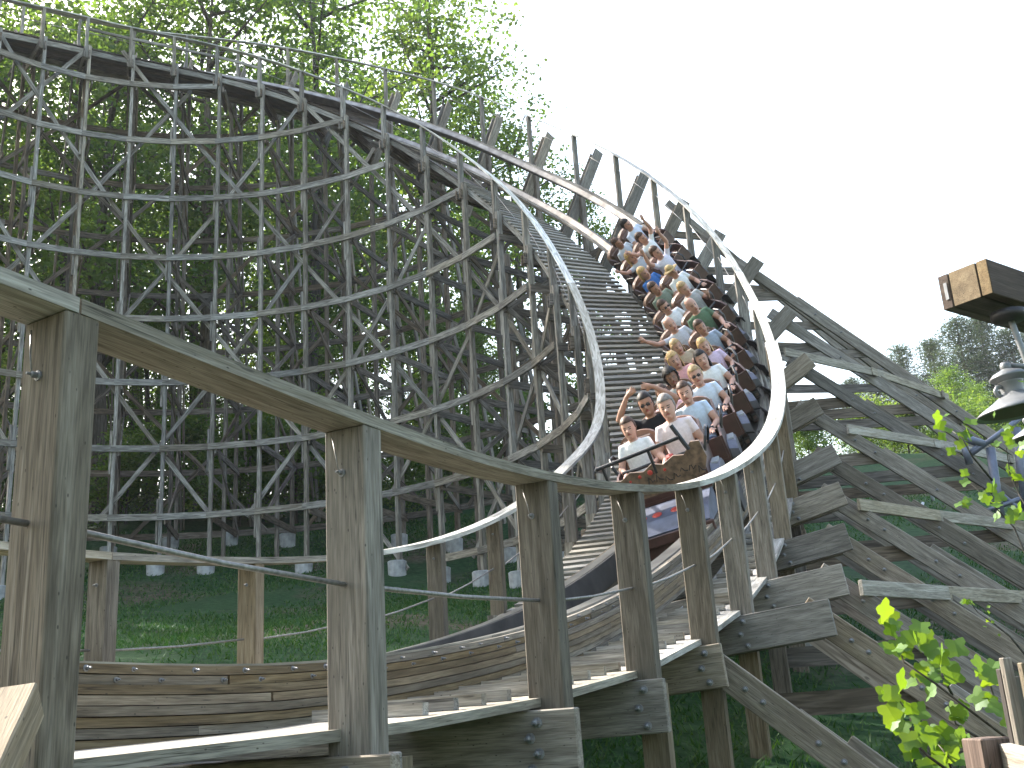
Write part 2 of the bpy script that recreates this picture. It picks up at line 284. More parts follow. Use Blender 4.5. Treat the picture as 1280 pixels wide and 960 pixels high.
# ground profile with distance from the viewer
GP = {-60: -1.9, 0: -1.7, 4: -1.65, 7: -1.25, 10: -0.3, 14: 0.75, 18: 1.4, 22: 2.05, 26: 2.9, 30: 4.0, 33.3: 5.5, 40: 7.8, 50: 10.8, 70: 14.0, 110: 17.0, 400: 20.0}
def ground(x, y):
    g = sum(lin(GP, y + d) for d in (-1.5, -0.5, 0.5, 1.5)) / 4
    g += 0.10 * math.sin(x * 0.31 + y * 0.17) + 0.07 * math.sin(x * 0.83 - y * 0.5 + 1) 
    if x > 12: g -= 0.02 * (x - 12)
    return g
def gz(p): return ground(p.x, p.y)

# ------------------------------------------------------------------ terrain
def make_ground():
    xs = [-600, -300, -150, -90] + [-60 + i * 1.0 for i in range(121)] + [90, 150, 300, 600]
    ys = [-300, -120, -60, -30, -15] + [-8 + i * 0.8 for i in range(85)] + [64, 72, 84, 110, 160, 260, 420, 700]
    v = [(x, y, ground(x, y)) for y in ys for x in xs]; nx = len(xs)
    f = [(j * nx + i, j * nx + i + 1, (j + 1) * nx + i + 1, (j + 1) * nx + i) for j in range(len(ys) - 1) for i in range(nx - 1)]
    me = bpy.data.meshes.new('ground'); me.from_pydata(v, [], f); me.polygons.foreach_set('use_smooth', [True] * len(f))
    m, n, l, b = mat_new('grass_ground')
    tc = n.new('ShaderNodeTexCoord')
    a = n.new('ShaderNodeTexNoise'); a.inputs['Scale'].default_value = 0.35; a.inputs['Detail'].default_value = 6; l.new(tc.outputs['Object'], a.inputs['Vector'])
    c = n.new('ShaderNodeTexNoise'); c.inputs['Scale'].default_value = 7.0; c.inputs['Detail'].default_value = 6; l.new(tc.outputs['Object'], c.inputs['Vector'])
    r1 = ramp(n, [(0.30, (0.010, 0.028, 0.010)), (0.55, (0.020, 0.05, 0.018)), (0.8, (0.035, 0.068, 0.026))]); l.new(c.outputs[0], r1.inputs[0])
    r2 = ramp(n, [(0.3, (0.04, 0.034, 0.022)), (0.55, (0.075, 0.062, 0.042)), (0.78, (0.15, 0.135, 0.11))]); l.new(c.outputs[0], r2.inputs[0])
    rm = ramp(n, [(0.53, (0, 0, 0)), (0.66, (1, 1, 1))]); l.new(a.outputs[0], rm.inputs[0])
    mx = n.new('ShaderNodeMix'); mx.data_type = 'RGBA'; l.new(rm.outputs[0], mx.inputs['Factor']); l.new(r1.outputs[0], mx.inputs[6]); l.new(r2.outputs[0], mx.inputs[7])
    l.new(mx.outputs[2], b.inputs['Base Color']); b.inputs['Roughness'].default_value = 0.95; b.inputs['Specular IOR Level'].default_value = 0.1
    bp = n.new('ShaderNodeBump'); bp.inputs['Strength'].default_value = 0.8; bp.inputs['Distance'].default_value = 0.05; l.new(c.outputs[0], bp.inputs['Height']); l.new(bp.outputs[0], b.inputs['Normal'])
    o = link('ground', me, m); tag(o, 'grassy hillside rising away under the trestle', None, kind='structure')
make_ground()

# ------------------------------------------------------------------ things of the coaster
track = tag(empty('coaster_track', ctr(8)), 'banked laminated wooden track dropping and curving round from upper left to the near fence', 'track')
trestle = tag(empty('wooden_trestle', (0, 30, 4)), 'tall grey timber trestle of posts, girts and diagonal braces holding up the curving track', 'trestle')
ofence = tag(empty('walkway_handrail', (0, 5, 0)), 'near timber handrail with thick posts on the outer side of the track', 'handrail')
ifence = tag(empty('walkway_handrail', (0, 20, 0)), 'timber handrail on the inner side of the track above the slatted stair walkway', 'handrail')
iwalk = tag(empty('walkway', (0, 20, 0)), 'slatted stair walkway between the inner handrail and the track', 'walkway')
owalk = tag(empty('walkway', (0, 5, 0)), 'narrow plank walkway with cleats between the near handrail and the track', 'walkway')
def ch(o, parent):   # keep world place when the parent sits elsewhere
    o.parent = parent; o.matrix_parent_inverse = Matrix.Translation(-Vector(parent.location)); return o
def P(name, parent, *a, **k): return ch(plank(name, None, *a, **k), parent)
def S(name, parent, *a, **k): return ch(sweep(name, None, *a, **k), parent)

# --- rails: laminated layers in staggered boards
LT = 0.040
def rail_layers(sgn):
    for k in range(8):
        o0, o1 = (0.43, 0.675) if k < 2 else (0.45, 0.715)
        if k >= 5: o0, o1 = 0.47, 0.71
        a0, a1 = (o0, o1) if sgn > 0 else (-o1, -o0)
        u = 0.0 - (k * 0.97) % 2.6
        while u < 32:
            ub = u + 2.75 + 0.5 * ((k * 7 + int(u)) % 3)
            s0, s1 = max(0, u), min(32, ub)
            if s1 - s0 > 0.1:
                j = random.uniform(-0.006, 0.006)
                fr = [(ctr(q), *lat_up(q)) for q in rng(s0 + 0.003, s1 - 0.003, 0.25)]
                h1 = -k * LT - 0.002; h0 = h1 - LT + 0.004
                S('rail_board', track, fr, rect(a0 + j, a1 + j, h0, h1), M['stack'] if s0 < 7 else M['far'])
            u = ub
    u = 0
    while u < 32:
        ub = min(32, u + 4.0); fr = [(ctr(q), *lat_up(q)) for q in rng(u + 0.002, ub - 0.002, 0.25)]
        a0, a1 = (0.435, 0.60) if sgn > 0 else (-0.60, -0.435)
        S('running_strip', track, fr, rect(a0, a1, 0.001, 0.014), M['steel'])
        a0, a1 = (0.408, 0.427) if sgn > 0 else (-0.427, -0.408)
        S('guide_strip', track, fr, rect(a0, a1, -0.26, 0.008), M['rust'])
        u = ub
for s in (1, -1): rail_layers(s)
# bolts through the top layers on the near outer rail
bolt_mb = MB(); bolt_mb.lathe([(0.004, -0.02), (0.022, -0.02), (0.022, 0.004), (0.013, 0.006), (0.013, 0.028), (0.006, 0.032), (0.006, 0.05), (0.002, 0.05)], n=8)
bolt_me = bolt_mb.mesh('bolt'); bolt_me.materials.append(M['bolt'])
def bolt(parent, p, axis, s=1.0):
    o = link('bolt', bolt_me, None); q = Vector((0, 0, 1)).rotation_difference(Vector(axis).normalized())
    o.matrix_world = Matrix.Translation(p) @ q.to_matrix().to_4x4() @ Matrix.Scale(s, 4); ch(o, parent); return o
for i in range(40):
    u = 1.5 + i * 0.105 + random.uniform(-0.03, 0.03); bolt(track, T(u, 0.672, -0.02 - 0.04 * (i % 2)), lat_up(u)[0], 0.42 + 0.2 * random.random())

# --- ledgers: tilted boards across the bents, carrying the track and reaching out past the handrail
EXT = {0: 0.2, 3: 0.2, 4: 0.13, 5: 0.13, 6: 0.73, 7: 0.72, 8: 0.68, 9: 0.61, 10: 0.59, 11: 0.52, 12: 0.67, 13: 0.77, 14: 0.73, 15: 0.6, 16: 0.64, 17: 0.74, 18: 0.7, 32: 0.66}
EZ = {0: -0.30, 1: -0.24, 2: -0.11, 3: 0.0, 4: 0.13, 5: 0.37, 6: 0.72, 7: 1.15, 8: 1.74, 9: 2.47, 10: 3.28, 11: 4.38, 12: 5.6, 13: 7.09, 14: 8.88, 15: 10.35, 16: 12.1, 17: 13.97, 18: 15.69, 19: 17.31, 20: 18.95, 21: 20.28, 22: 21.45, 24: 23.2, 26: 23.9, 28: 24.0, 32: 23.4}
LA = {0: 0, 3: 0.5, 4: 1.5, 5: 4, 6: 5.5, 7: 7, 8: 10, 9: 14.5, 10: 19.5, 11: 24, 12: 33, 13: 44, 14: 51, 15: 56.5, 16: 61, 17: 63, 18: 64, 20: 65, 22: 63, 24: 56, 28: 46, 32: 32}
def ledger_line(u):
    a = R(lin(LA, u)); e = at(u, lin(EXT, u), lin(EZ, u)); d = -(nrm(u) * math.cos(a) + UP * math.sin(a)); return e, d, a
def ledger_z(u, out):
    e, d, a = ledger_line(u); return e.z - (lin(EXT, u) - out) * math.tan(a)
for u in range(0, 32):
    e, d, a = ledger_line(u); n = nrm(u); t = tan(u)
    perp = (-n * math.sin(a) + UP * math.cos(a))
    Ln = (lin(EXT, u) + ip(CC, u)) / max(0.3, math.cos(a)) + 0.95 * (1 if a < 0.9 else 0.8)
    for off in (-0.08, 0.10):
        w = 0.30; l2 = Ln if off < 0 else Ln - 0.25
        e2 = e - perp * (w / 2) + t * off + (d * 0.12 if off > 0 else d * 0)
        P('ledger', track, e2, e + d * l2 - perp * (w / 2) + t * off, w, 0.055, perp, M['ledger'], c=0.006)
    if u < 15 and u > 1:     # carriage bolts on the near face
        bo = lin(EXT, u); nb = 4 if u == 3 else 3
        for k in range(nb):
            q = e + d * (bo / math.cos(a) + (0.03 if k % 2 else -0.01)) - perp * (0.055 + k * (0.20 / (nb - 1)))
            bolt(track, q - t * 0.108, -t, 1.15)

# --- outer handrail: posts, planks, wire rope
PU = {3: 3.045, 4: 3.965, 2: 1.975}
def orail_pt(u): return at(u, 0, ip(ZO, u))
opost = {}
for u in range(0, 32):
    uu = PU.get(u, u); t = tan(uu); n = nrm(uu)
    base = ledger_z(uu, 0) - (0.22 if u > 2 else 0.24)
    if u > 12: base -= 0.25
    top = ip(ZO, uu) - 0.02
    off = t * 0.012
    o = P('post', ofence, at(uu, 0, base) + off, at(uu, 0, top) + off, 0.185 if u < 14 else 0.14, 0.11 if u < 14 else 0.09, n, M['post'] if u < 12 else M['far'], c=0.006)
    opost[u] = uu
    if u < 12:
        q = at(uu, -0.01, top - 0.17) - t * 0.045; bolt(ofence, q, -t, 0.7)
        qq = at(uu, -0.05, top - 0.03) - t * 0.05
        ch(tube('eye_wire', None, [q - t * 0.02, q - t * 0.022 + UP * 0.06 - n * 0.01, qq], 0.0025, M['cable'], 5), ofence)
def handrail(parent, fpt, us, mat, step=1, w=0.15, th=0.045, drop=0.0):
    k = us[0]
    while k < us[-1]:
        k2 = min(us[-1], k + step)
        pts = [fpt(q) for q in rng(k, k2, 1.0)]
        # boards bend slightly over the posts
        fr = []
        for q in rng(k + 0.003, k2 - 0.003, 0.25 if step > 1 else 0.5):
            fr.append((fpt(q), nrm(q), UP))
        S('rail_plank', parent, fr, rect(-w / 2, w / 2, -0.022 - drop, -0.022 + th - drop), mat)
        k = k2
handrail(ofence, lambda q: orail_pt(q), [0, 1], M['rail'], 1, w=0.19)
handrail(ofence, lambda q: orail_pt(q), [1, 5], M['rail'], 4, w=0.19)
handrail(ofence, lambda q: orail_pt(q), [5, 11], M['pale'], 2, w=0.19)  # from here on the sunlit tone is in the board colour
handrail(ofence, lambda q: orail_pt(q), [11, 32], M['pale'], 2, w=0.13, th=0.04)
for u in range(0, 31):   # wire rope between the outer posts
    a, b = opost[u], opost[u + 1]
    h = 0.60 if u < 12 else 0.5
    za = ip(ZO, a) - h; zb = ip(ZO, b) - h
    pa, pb = at(a, 0.0, za) + tan(a) * 0.05, at(b, 0.0, zb) - tan(b) * 0.05
    mid = (pa + pb) / 2 - UP * 0.01
    ch(tube('wire_rope', None, [pa, mid, pb], 0.010 if u < 3 else 0.008, M['cable'], 6), ofence)

# --- inner handrail
def irail_pt(u): return at(u, -WID, ip(ZI, u))
for u in range(1, 32):
    t = tan(u); n = nrm(u); top = ip(ZI, u) - 0.02
    P('post', ifence, at(u, -WID, top - (1.28 if u < 10 else 1.5)) + t * 0.02, at(u, -WID, top) + t * 0.02, 0.16, 0.10, n, M['post'] if u < 9 else M['far'], c=0.005)
    if u < 9: bolt(ifence, at(u, -WID, top - 0.15) - t * 0.03, -t, 0.6)
handrail(ifence, irail_pt, [1, 5], M['rail'], 2, w=0.17)
handrail(ifence, irail_pt, [5, 31], M['pale'], 2, w=0.17)  # sunlit stretch, brightened by the paler wood colour
for u in range(1, 31):
    h = 0.55
    pa, pb = irail_pt(u) - UP * h + tan(u) * 0.06, irail_pt(u + 1) - UP * h - tan(u + 1) * 0.06
    ch(tube('wire_rope', None, [pa, (pa + pb) / 2 - UP * 0.012, pb], 0.008, M['cable'], 6), ifence)
handrail(ifence, lambda q: irail_pt(q) - UP * 0.42, [24, 28], M['far'], 1, w=0.05, th=0.09)

# --- inner walkway: slats, stringers, bearers
def iw_end(u): return -(ip(CC, u) + 0.62 * math.cos(ip(BK, u)))
s_u = 1.0
while s_u < 19.2:
    dz = ip(ZI, min(32, s_u + 0.25)) - ip(ZI, max(0, s_u - 0.25)); p0 = irail_pt(s_u); 
    t3 = (irail_pt(min(32, s_u + 0.2)) - irail_pt(max(0, s_u - 0.2)))
    L = t3.length / 0.4; t3.normalize()
    z = ip(ZI, s_u) - 1.02
    j = random.uniform(-0.015, 0.015)
    tt = (t3 + tan(s_u) * 0.25).normalized()
    P('tread', iwalk, at(s_u, -WID + 0.10 + j, z), at(s_u, iw_end(s_u) + j, z), 0.15, 0.038, tt, M['tread'])
    s_u += 0.235 / L
for k in range(7):                       # solid deck and kick boards on the high part
    u = 19.0
    while u < 31:
        ub = min(31, u + 2 + k % 2); fr = []
        for q in rng(u + .003, ub - .003, .25): fr.append((at(q, 0, ip(ZI, q) - 1.03), nrm(q), UP))
        w0 = -WID + 0.10 + k * 0.185
        S('deck_plank', iwalk, fr, rect(w0, w0 + 0.178, -0.02, 0.02), M['deck']); u = ub
for k in range(6):
    u = 22.0
    while u < 31:
        ub = min(31, u + 2 + (k + 1) % 2)
        fr = [(ctr(q), *lat_up(q)) for q in rng(u + .003, ub - .003, .25)]
        S('deck_plank', track, fr, rect(-.70 + k * .235, -.475 + k * .235, -.375, -.335), M['deck']); u = ub
for a0, a1 in ((0.13, 0.17), (None, None)):
    k = 1
    while k < 31:
        k2 = min(31, k + 3)
        fr = []
        for q in rng(k + 0.003, k2 - 0.003, 0.3):
            off = -WID + 0.15 if a0 else iw_end(q) - 0.12
            fr.append((at(q, off, ip(ZI, q) - 1.06), nrm(q), UP))
        S('stringer', iwalk, fr, rect(-0.02, 0.02, -0.20, -0.012), M['far']); k = k2
for u in range(1, 31):
    z = ip(ZI, u) - 1.02 - 0.27; t = tan(u)
    for off in (-0.075, 0.085):
        P('bearer', iwalk, at(u, -WID - 0.16, z - 0.12) + t * off, at(u, iw_end(u) + 0.25, z - 0.12 + 0.001) + t * off, 0.29, 0.045, UP, M['back'], c=0.005)

# --- outer walkway planks and cleats
def deck_z(u): return max(lin({0: -0.08, 1.3: -0.045, 2.2: -0.015, 3: 0.05, 4: 0.19, 5: 0.42}, u), -9) if u < 5 else ledger_z(u, 0) + 0.055
def ow(u, k):
    o0 = -(ip(CC, u) - 0.78 * math.cos(ip(BK, u))); return o0 + (0.06 - o0) * k - 0.09
for k in (1, 2, 3):
    u = 0.0
    while u < 13:
        ub = min(13, u + 3 + (k % 2)); fr = []
        for q in rng(u + 0.003, ub - 0.003, 0.25):
            mid = (ow(q, k / 4) + ow(q, (k + 1) / 4)) / 2
            fr.append((at(q, mid, deck_z(q) - 0.02), nrm(q), UP))
        hw = abs(ow(1.5, 0.25) - ow(1.5, 0)) / 2 - 0.006
        S('deck_plank', owalk, fr, rect(-hw, hw, -0.02, 0.02), M['tread']); u = ub
u = 2.45
while u < 12:
    z = deck_z(u)
    P('cleat', owalk, at(u, ow(u, 0.25) + 0.02, z + 0.025), at(u, ow(u, 1) - 0.12, z + 0.026), 0.045, 0.05, tan(u), M['tread'])
    u += 0.17

# ------------------------------------------------------------------ trestle
fence_off = -WID
def foot(parent, p, s=0.26, h=0.45):
    g = gz(p); mb = MB(); mb.lathe([(s * 0.85, -0.5), (s * 0.95, 0.0), (s, h - 0.02), (s - 0.03, h)], n=14)
    o = mb.build('footing', M['concrete'], None); o.location = (p.x, p.y, g - 0.08); ch(o, parent); return g + h - 0.08
rows = [ZR - k * DZ for k in range(-1, 14)]
for u in range(1, 32):
    t = tan(u); n = nrm(u)
    # inner post
    pi = at(u, -WID, 0); zt = ip(ZI, u) - 1.05
    zb = foot(trestle, pi) if u >= 9 else gz(pi) - 0.3
    if zt - zb > 0.3: P('post', trestle, Vector((pi.x, pi.y, zb)) + t * -0.09, Vector((pi.x, pi.y, zt)) + t * -0.09, 0.14, 0.10, n, M['far'])
    # outer post
    po = at(u, -0.02, 0); zt2 = ledger_z(u, -0.02) - 0.02
    zb = foot(trestle, po) if u >= 9 else gz(po) - 0.3
    if zt2 - zb > 0.3: P('post', trestle, Vector((po.x, po.y, zb)) + t * (.165 if u < 13 else -.15), Vector((po.x, po.y, zt2)) + t * (.165 if u < 13 else -.15), 0.16, 0.10, n, M['back'] if u > 8 else M['post'])
    # middle post under the track on the high bents
    if u >= 11:
        pm = at(u, -WID * 0.5, 0); zt3 = ledger_z(u, -WID * 0.5) - 0.28; zb = gz(pm) - 0.2
        if zt3 - zb > 1: P('post', trestle, Vector((pm.x, pm.y, zb)) + t * -0.14, Vector((pm.x, pm.y, zt3)) + t * -0.14, 0.14, 0.10, n, M['back'])
    # lap splices on the inner post
    gi = gz(pi)
    for k, z in enumerate(rows):
        if (k + u) % 2 == 0 and gi + 1.2 < z < zt - 1.4 and u > 9:
            P('splice_plate', trestle, Vector((pi.x, pi.y, z - 0.75)) + t * 0.005, Vector((pi.x, pi.y, z + 0.55)) + t * 0.005, 0.13, 0.06, n, M['far'])
    # cross beams and sway braces inside the bent
    last = None
    for k, z in enumerate(rows):
        za = max(gz(pi), gz(po)) + 0.4
        if z < za or z > min(zt - 0.3, zt2 + 2.0): 
            continue
        oz = -0.02 if z < zt2 else -WID * 0.6
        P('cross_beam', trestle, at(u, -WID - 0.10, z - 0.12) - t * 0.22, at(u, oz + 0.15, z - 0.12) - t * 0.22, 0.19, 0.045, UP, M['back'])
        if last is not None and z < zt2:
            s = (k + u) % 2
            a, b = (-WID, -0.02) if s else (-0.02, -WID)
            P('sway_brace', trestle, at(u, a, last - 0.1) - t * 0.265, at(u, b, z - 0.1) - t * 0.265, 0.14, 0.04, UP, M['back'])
        last = z
# girts along the bents
for k, z in enumerate(rows):
    for u in range(8, 31):
        zi1 = min(ip(ZI, u), ip(ZI, u + 1)); g = max(gz(at(u, -WID, 0)), gz(at(u + 1, -WID, 0)))
        if z < zi1 - 1.15 and z > g + 0.5:
            P('girt', trestle, at(u, -WID - 0.095, z), at(u + 1, -WID - 0.095, z), 0.19, 0.045, UP, M['far'], ext=0.02)
        zo1 = min(ledger_z(u, 0), ledger_z(u + 1, 0)); g = max(gz(at(u, 0, 0)), gz(at(u + 1, 0, 0)))
        if z < zo1 - 0.3 and z > g + 0.4:
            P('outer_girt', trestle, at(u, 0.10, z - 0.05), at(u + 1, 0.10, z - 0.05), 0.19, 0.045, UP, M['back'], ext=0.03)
# long diagonals on the inner and outer faces
def face_diag(name, out, top, mat, ph):
    for fam in (1, -1):
        for start in range(-12, 48, 3):
            for k in range(len(rows) - 1):
                ua = start + ph + fam * k * 1.08; ub = ua + fam * 1.08
                if min(ua, ub) < 10.5 or max(ua, ub) > 31: continue
                za, zb = rows[k], rows[k + 1]
                lim = top(ua) ; g = gz(at(ub, out, 0))
                if zb < g + 0.1:
                    continue
                if za > lim:
                    if zb < top(ub) - 0.6:
                        f = max(0.0, (lim - zb) / (za - zb)); f = min(1, f)
                        if f < 0.25: continue
                        ua = ub - (ub - ua) * f; za = zb + (za - zb) * f
                    else: continue
                P(name, trestle, at(ua, out + 0.02 * fam, za - 0.05), at(ub, out + 0.02 * fam, zb - 0.05), 0.13, 0.036, UP, mat, ext=0.06)
face_diag('face_brace', -WID + 0.11, lambda q: ip(ZI, q) - 0.9, M['far'], 0.55)
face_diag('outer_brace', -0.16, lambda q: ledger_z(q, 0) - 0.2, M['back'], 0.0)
# raking braces on the outside
def brace_z(u, out):
    return lin(EZ, u) - 0.16 - (out - lin(EXT, u) + 0.1) * 0.845
for u in range(5, 17):
    t = tan(u); n = nrm(u); s0 = lin(EXT, u) - 0.25
    L = 0.5
    while brace_z(u, s0 + L) > gz(at(u, s0 + L, 0)) - 0.2 and L < 16: L += 0.1
    a, b = at(u, s0, brace_z(u, s0)) + t * 0.16, at(u, s0 + L, brace_z(u, s0 + L)) + t * 0.16
    P('raking_brace', trestle, a, b, 0.21, 0.06, UP, M['ledger'], c=0.006)
    m = a.lerp(b, min(0.5, 1.15 / L))
    P('raking_brace', trestle, m + t * 0.064 + UP * 0.085, b + t * 0.064 + UP * 0.085, 0.21, 0.06, UP, M['far'], c=0.006)
    for q in (0.18, 0.24, 0.42, 0.5):
        bolt(trestle, a.lerp(b, q) - t * 0.035, -t, 1.0)
    # short strut back to the posts
    P('strut', trestle, at(u, 0, brace_z(u, 1.4)) + t * 0.22, at(u, 1.5, brace_z(u, 1.4)) + t * 0.22, 0.19, 0.045, UP, M['back'])
    if L > 4: P('strut', trestle, at(u, 0, brace_z(u, 3.0)) + t * 0.22, at(u, 3.1, brace_z(u, 3.0)) + t * 0.22, 0.19, 0.045, UP, M['back'])
    if L > 6: P('strut', trestle, at(u, 0, brace_z(u, 4.8)) + t * 0.22, at(u, 4.9, brace_z(u, 4.8)) + t * 0.22, 0.19, 0.045, UP, M['back'])
for u in range(5, 13):                                # second rank of thinner rakers, let in lower on the posts
    v = u + 0.46; t = tan(v); s0 = 0.45; zz = lambda o: brace_z(v, o) - 0.42; L = 0.5
    while zz(s0 + L) > gz(at(v, s0 + L, 0)) - 0.2 and L < 14: L += 0.1
    P('raking_brace', trestle, at(v, s0, zz(s0)), at(v, s0 + L, zz(s0 + L)), 0.15, 0.045, UP, M['far'])
def brace_out(u, z): return lin(EXT, u) - 0.1 + (lin(EZ, u) - 0.16 - z) / 0.845
for zl, u0, u1 in ((0.72, 7, 9), (1.98, 9, 12), (3.65, 11, 14), (5.5, 12, 15)):
    for u in range(u0, u1):
        a, b = at(u, brace_out(u, zl), zl + 0.19) + tan(u) * 0.16, at(u + 1, brace_out(u + 1, zl), zl + 0.19) + tan(u + 1) * 0.16
        P('side_girt', trestle, a, b, 0.15, 0.045, UP, M['rail'], ext=0.2, c=0.005)
for u in range(17, 32):
    t = tan(u); z0 = ledger_z(u, 0) - 0.4; g = gz(at(u, 3.5, 0)); run = min(4.6, (z0 - g) * 0.26)
    P('batter_post', trestle, at(u, 0.05, z0) + t * 0.12, at(u, run, gz(at(u, run, 0)) - 0.2) + t * 0.12, 0.17, 0.06, UP, M['ledger'])
    P('batter_post', trestle, at(u, 0.05, z0 * 0.62 + g * 0.38) + t * 0.2, at(u, run * 0.98, gz(at(u, run, 0)) - 0.2) + t * 0.2, 0.17, 0.06, UP, M['ledger'])
    for f in (0.25, 0.5, 0.75):
        z = g + (z0 - g) * f; P('strut', trestle, at(u, 0.0, z) + t * 0.26, at(u, run * (1 - f) + 0.1, z) + t * 0.26, 0.17, 0.045, UP, M['back'])
# ------------------------------------------------------------------ riders
SK = [plain('skin_fair', (0.50, 0.285, 0.215), 0.55, 0, 0.08, 12, 0.3), plain('skin_tan', (0.38, 0.205, 0.14), 0.55, 0, 0.08, 12, 0.3), plain('skin_brown', (0.25, 0.13, 0.085), 0.55, 0, 0.08, 12, 0.3)]
DARKEYE = plain('eye_dark', (0.03, 0.02, 0.02), 0.3); LIP = plain('mouth', (0.30, 0.09, 0.08), 0.5)
_cl = {}
def cloth(c):
    if c not in _cl: _cl[c] = plain('cloth_%d' % len(_cl), c, 0.9, 0, 0.1, 30, 0.1)
    return _cl[c]
def arm_chain(pose, s):
    sh = Vector((0.165 * s, -0.01, 0.53))
    if pose == 'bar': e, w, d, up = (0.25, 0.10, 0.29), (0.16, 0.36, 0.26), (-0.1, 1, -0.1), (0, 0, 1)
    elif pose == 'lap': e, w, d, up = (0.25, 0.03, 0.27), (0.13, 0.24, 0.20), (-0.3, 1, -0.2), (0, 0, 1)
    elif pose == 'up': e, w, d, up = (0.30, 0.05, 0.74), (0.27, 0.10, 1.00), (0.05, 0.25, 1), (0, 1, 0)
    elif pose == 'out': e, w, d, up = (0.40, 0.10, 0.66), (0.55, 0.16, 0.86), (0.5, 0.2, 1), (0, 1, 0)
    elif pose == 'head': e, w, d, up = (0.37, 0.08, 0.70), (0.17, 0.10, 0.93), (-0.9, 0.1, 0.45), (0, 1, 0.4)
    else: e, w, d, up = (0.27, 0.02, 0.29), (0.22, 0.22, 0.42), (0, 0.6, 1), (0, 1, 0)
    f = lambda q: Vector((q[0] * s, q[1], q[2]))
    return sh, f(e), f(w), f(d).normalized(), f(up)
def body_mesh(name, pl, pr):
    mb = MB(); bones = []   # (a, b, radius, kind)
    rings = [(-0.02, .15, .12, 0), (0.04, .175, .135, 0), (.15, .165, .125, 0), (.28, .165, .12, 0.005), (.42, .170, .122, 0.01), (.50, .175, .112, 0), (.555, .15, .09, -.005), (.59, .09, .07, -.005), (.615, .058, .058, 0), (.655, .054, .057, .008), (.685, .062, .078, .02), (.72, .071, .095, .02), (.77, .077, .102, .012), (.82, .08, .105, .005), (.865, .073, .096, 0), (.895, .052, .07, 0), (.912, .02, .03, 0)]
    n = 20; v = []; f = []
    for (z, a, b, y0) in rings:
        for k in range(n):
            t = 2 * math.pi * k / n; v.append((a * math.cos(t), y0 + b * math.sin(t), z))
    for i in range(len(rings) - 1):
        for k in range(n):
            k2 = (k + 1) % n; f.append((i * n + k, i * n + k2, (i + 1) * n + k2, (i + 1) * n + k))
    f.append(tuple(range(n))[::-1]); f.append(tuple((len(rings) - 1) * n + k for k in range(n))); mb.add(v, f)
    mb.tube([(0, .085, .80), (0, .112, .775), (0, .132, .752), (0, .118, .742), (0, .09, .735)], [.010, .013, .017, .015, .01], 8)      # nose
    mb.tube([(0, .06, .69), (0, .105, .692), (0, .118, .697)], [.04, .026, .012], 8)                                                     # chin
    for s in (-1, 1): mb.tube([(.070 * s, -.005, .745), (.088 * s, -.012, .765), (.09 * s, -.015, .80), (.072 * s, -.005, .805)], [.01, .013, .014, .01], 6)
    nhead = len(mb.v)
    for s, pose in ((-1, pl), (1, pr)):
        sh, e, w, d, up = arm_chain(pose, s)
        mb.tube([sh - Vector((0.07 * s, 0, 0.0)), sh, sh.lerp(e, .35), sh.lerp(e, .75), e, e.lerp(w, .3), e.lerp(w, .75), w, w + d * .03], [.06, .062, .052, .044, .041, .043, .034, .027, .028], 10)
        bones += [(sh, sh.lerp(e, .5), 'sleeve'), (sh.lerp(e, .5), e, 'skin'), (e, w, 'skin'), (w, w + d * .17, 'skin')]
        sd = d.cross(up).normalized()
        for k in range(4):                                                        # fingers
            o = w + d * .085 + sd * (-.030 + .020 * k); L = (.068, .080, .076, .058)[k]
            sp = sd * (-.016 + .0107 * k); curl = up * (.004 if pose in ('up', 'out', 'wave', 'head') else -.02)
            mb.tube([o - d * .02, o + d * L * .4 + sp * .4, o + d * L * .75 + sp * .8 + curl * .5, o + d * L + sp + curl], [.0095, .0092, .0085, .007], 6)
        mb.tube([w + d * .015, w + d * .04, w + d * .075, w + d * .098], [.026, .034, .036, .026], 8)                                     # palm
        mb.tube([w + d * .03 + sd * .02 * -1, w + d * .055 - sd * .05, w + d * .085 - sd * .066], [.014, .011, .008], 6)                  # thumb
    for s in (-1, 1):
        h, k, a, t = Vector((.09 * s, .02, .05)), Vector((.125 * s, .40, .09)), Vector((.125 * s, .38, -.09)), Vector((.135 * s, .50, -.10))
        mb.tube([h - Vector((0, .05, 0)), h, h.lerp(k, .5), k, k.lerp(a, .1), k.lerp(a, .4), k.lerp(a, .85), a], [.08, .088, .075, .062, .06, .056, .038, .04], 10)
        mb.tube([a + Vector((0, -.05, -.03)), a + Vector((0, 0, -.03)), a.lerp(t, .6), t], [.035, .045, .042, .028], 8)
        bones += [(h, h.lerp(k, .85), 'short'), (h.lerp(k, .85), k, 'skin'), (k, a, 'skin'), (a + Vector((0, -.05, -.05)), t, 'shoe')]
    HZ = lambda p: (p[0] * 1.05, p[1] * 1.05, .60 + (p[2] - .635) * 1.05) if (p[2] > .635 and abs(p[0]) < .1) else ((p[0], p[1], min(p[2], .60)) if p[2] > .6 and abs(p[0]) < .1 and abs(p[1]) < .1 else p)
    mb.v[:nhead] = [HZ(p) for p in mb.v[:nhead]]
    me = mb.mesh(name); o = bpy.data.objects.new(name, me); col.objects.link(o)
    md = o.modifiers.new('r', 'REMESH'); md.mode = 'VOXEL'; md.voxel_size = 0.0105; md.use_smooth_shade = True
    ms = o.modifiers.new('s', 'SMOOTH'); ms.factor = 0.5; ms.iterations = 2
    dg = bpy.context.evaluated_depsgraph_get(); out = bpy.data.meshes.new_from_object(o.evaluated_get(dg)); out.name = name
    bpy.data.objects.remove(o); bpy.data.meshes.remove(me)
    idx = []
    def seg(p, a, b):
        ab = b - a; t = max(0, min(1, (p - a).dot(ab) / ab.dot(ab))); return (p - a - ab * t).length
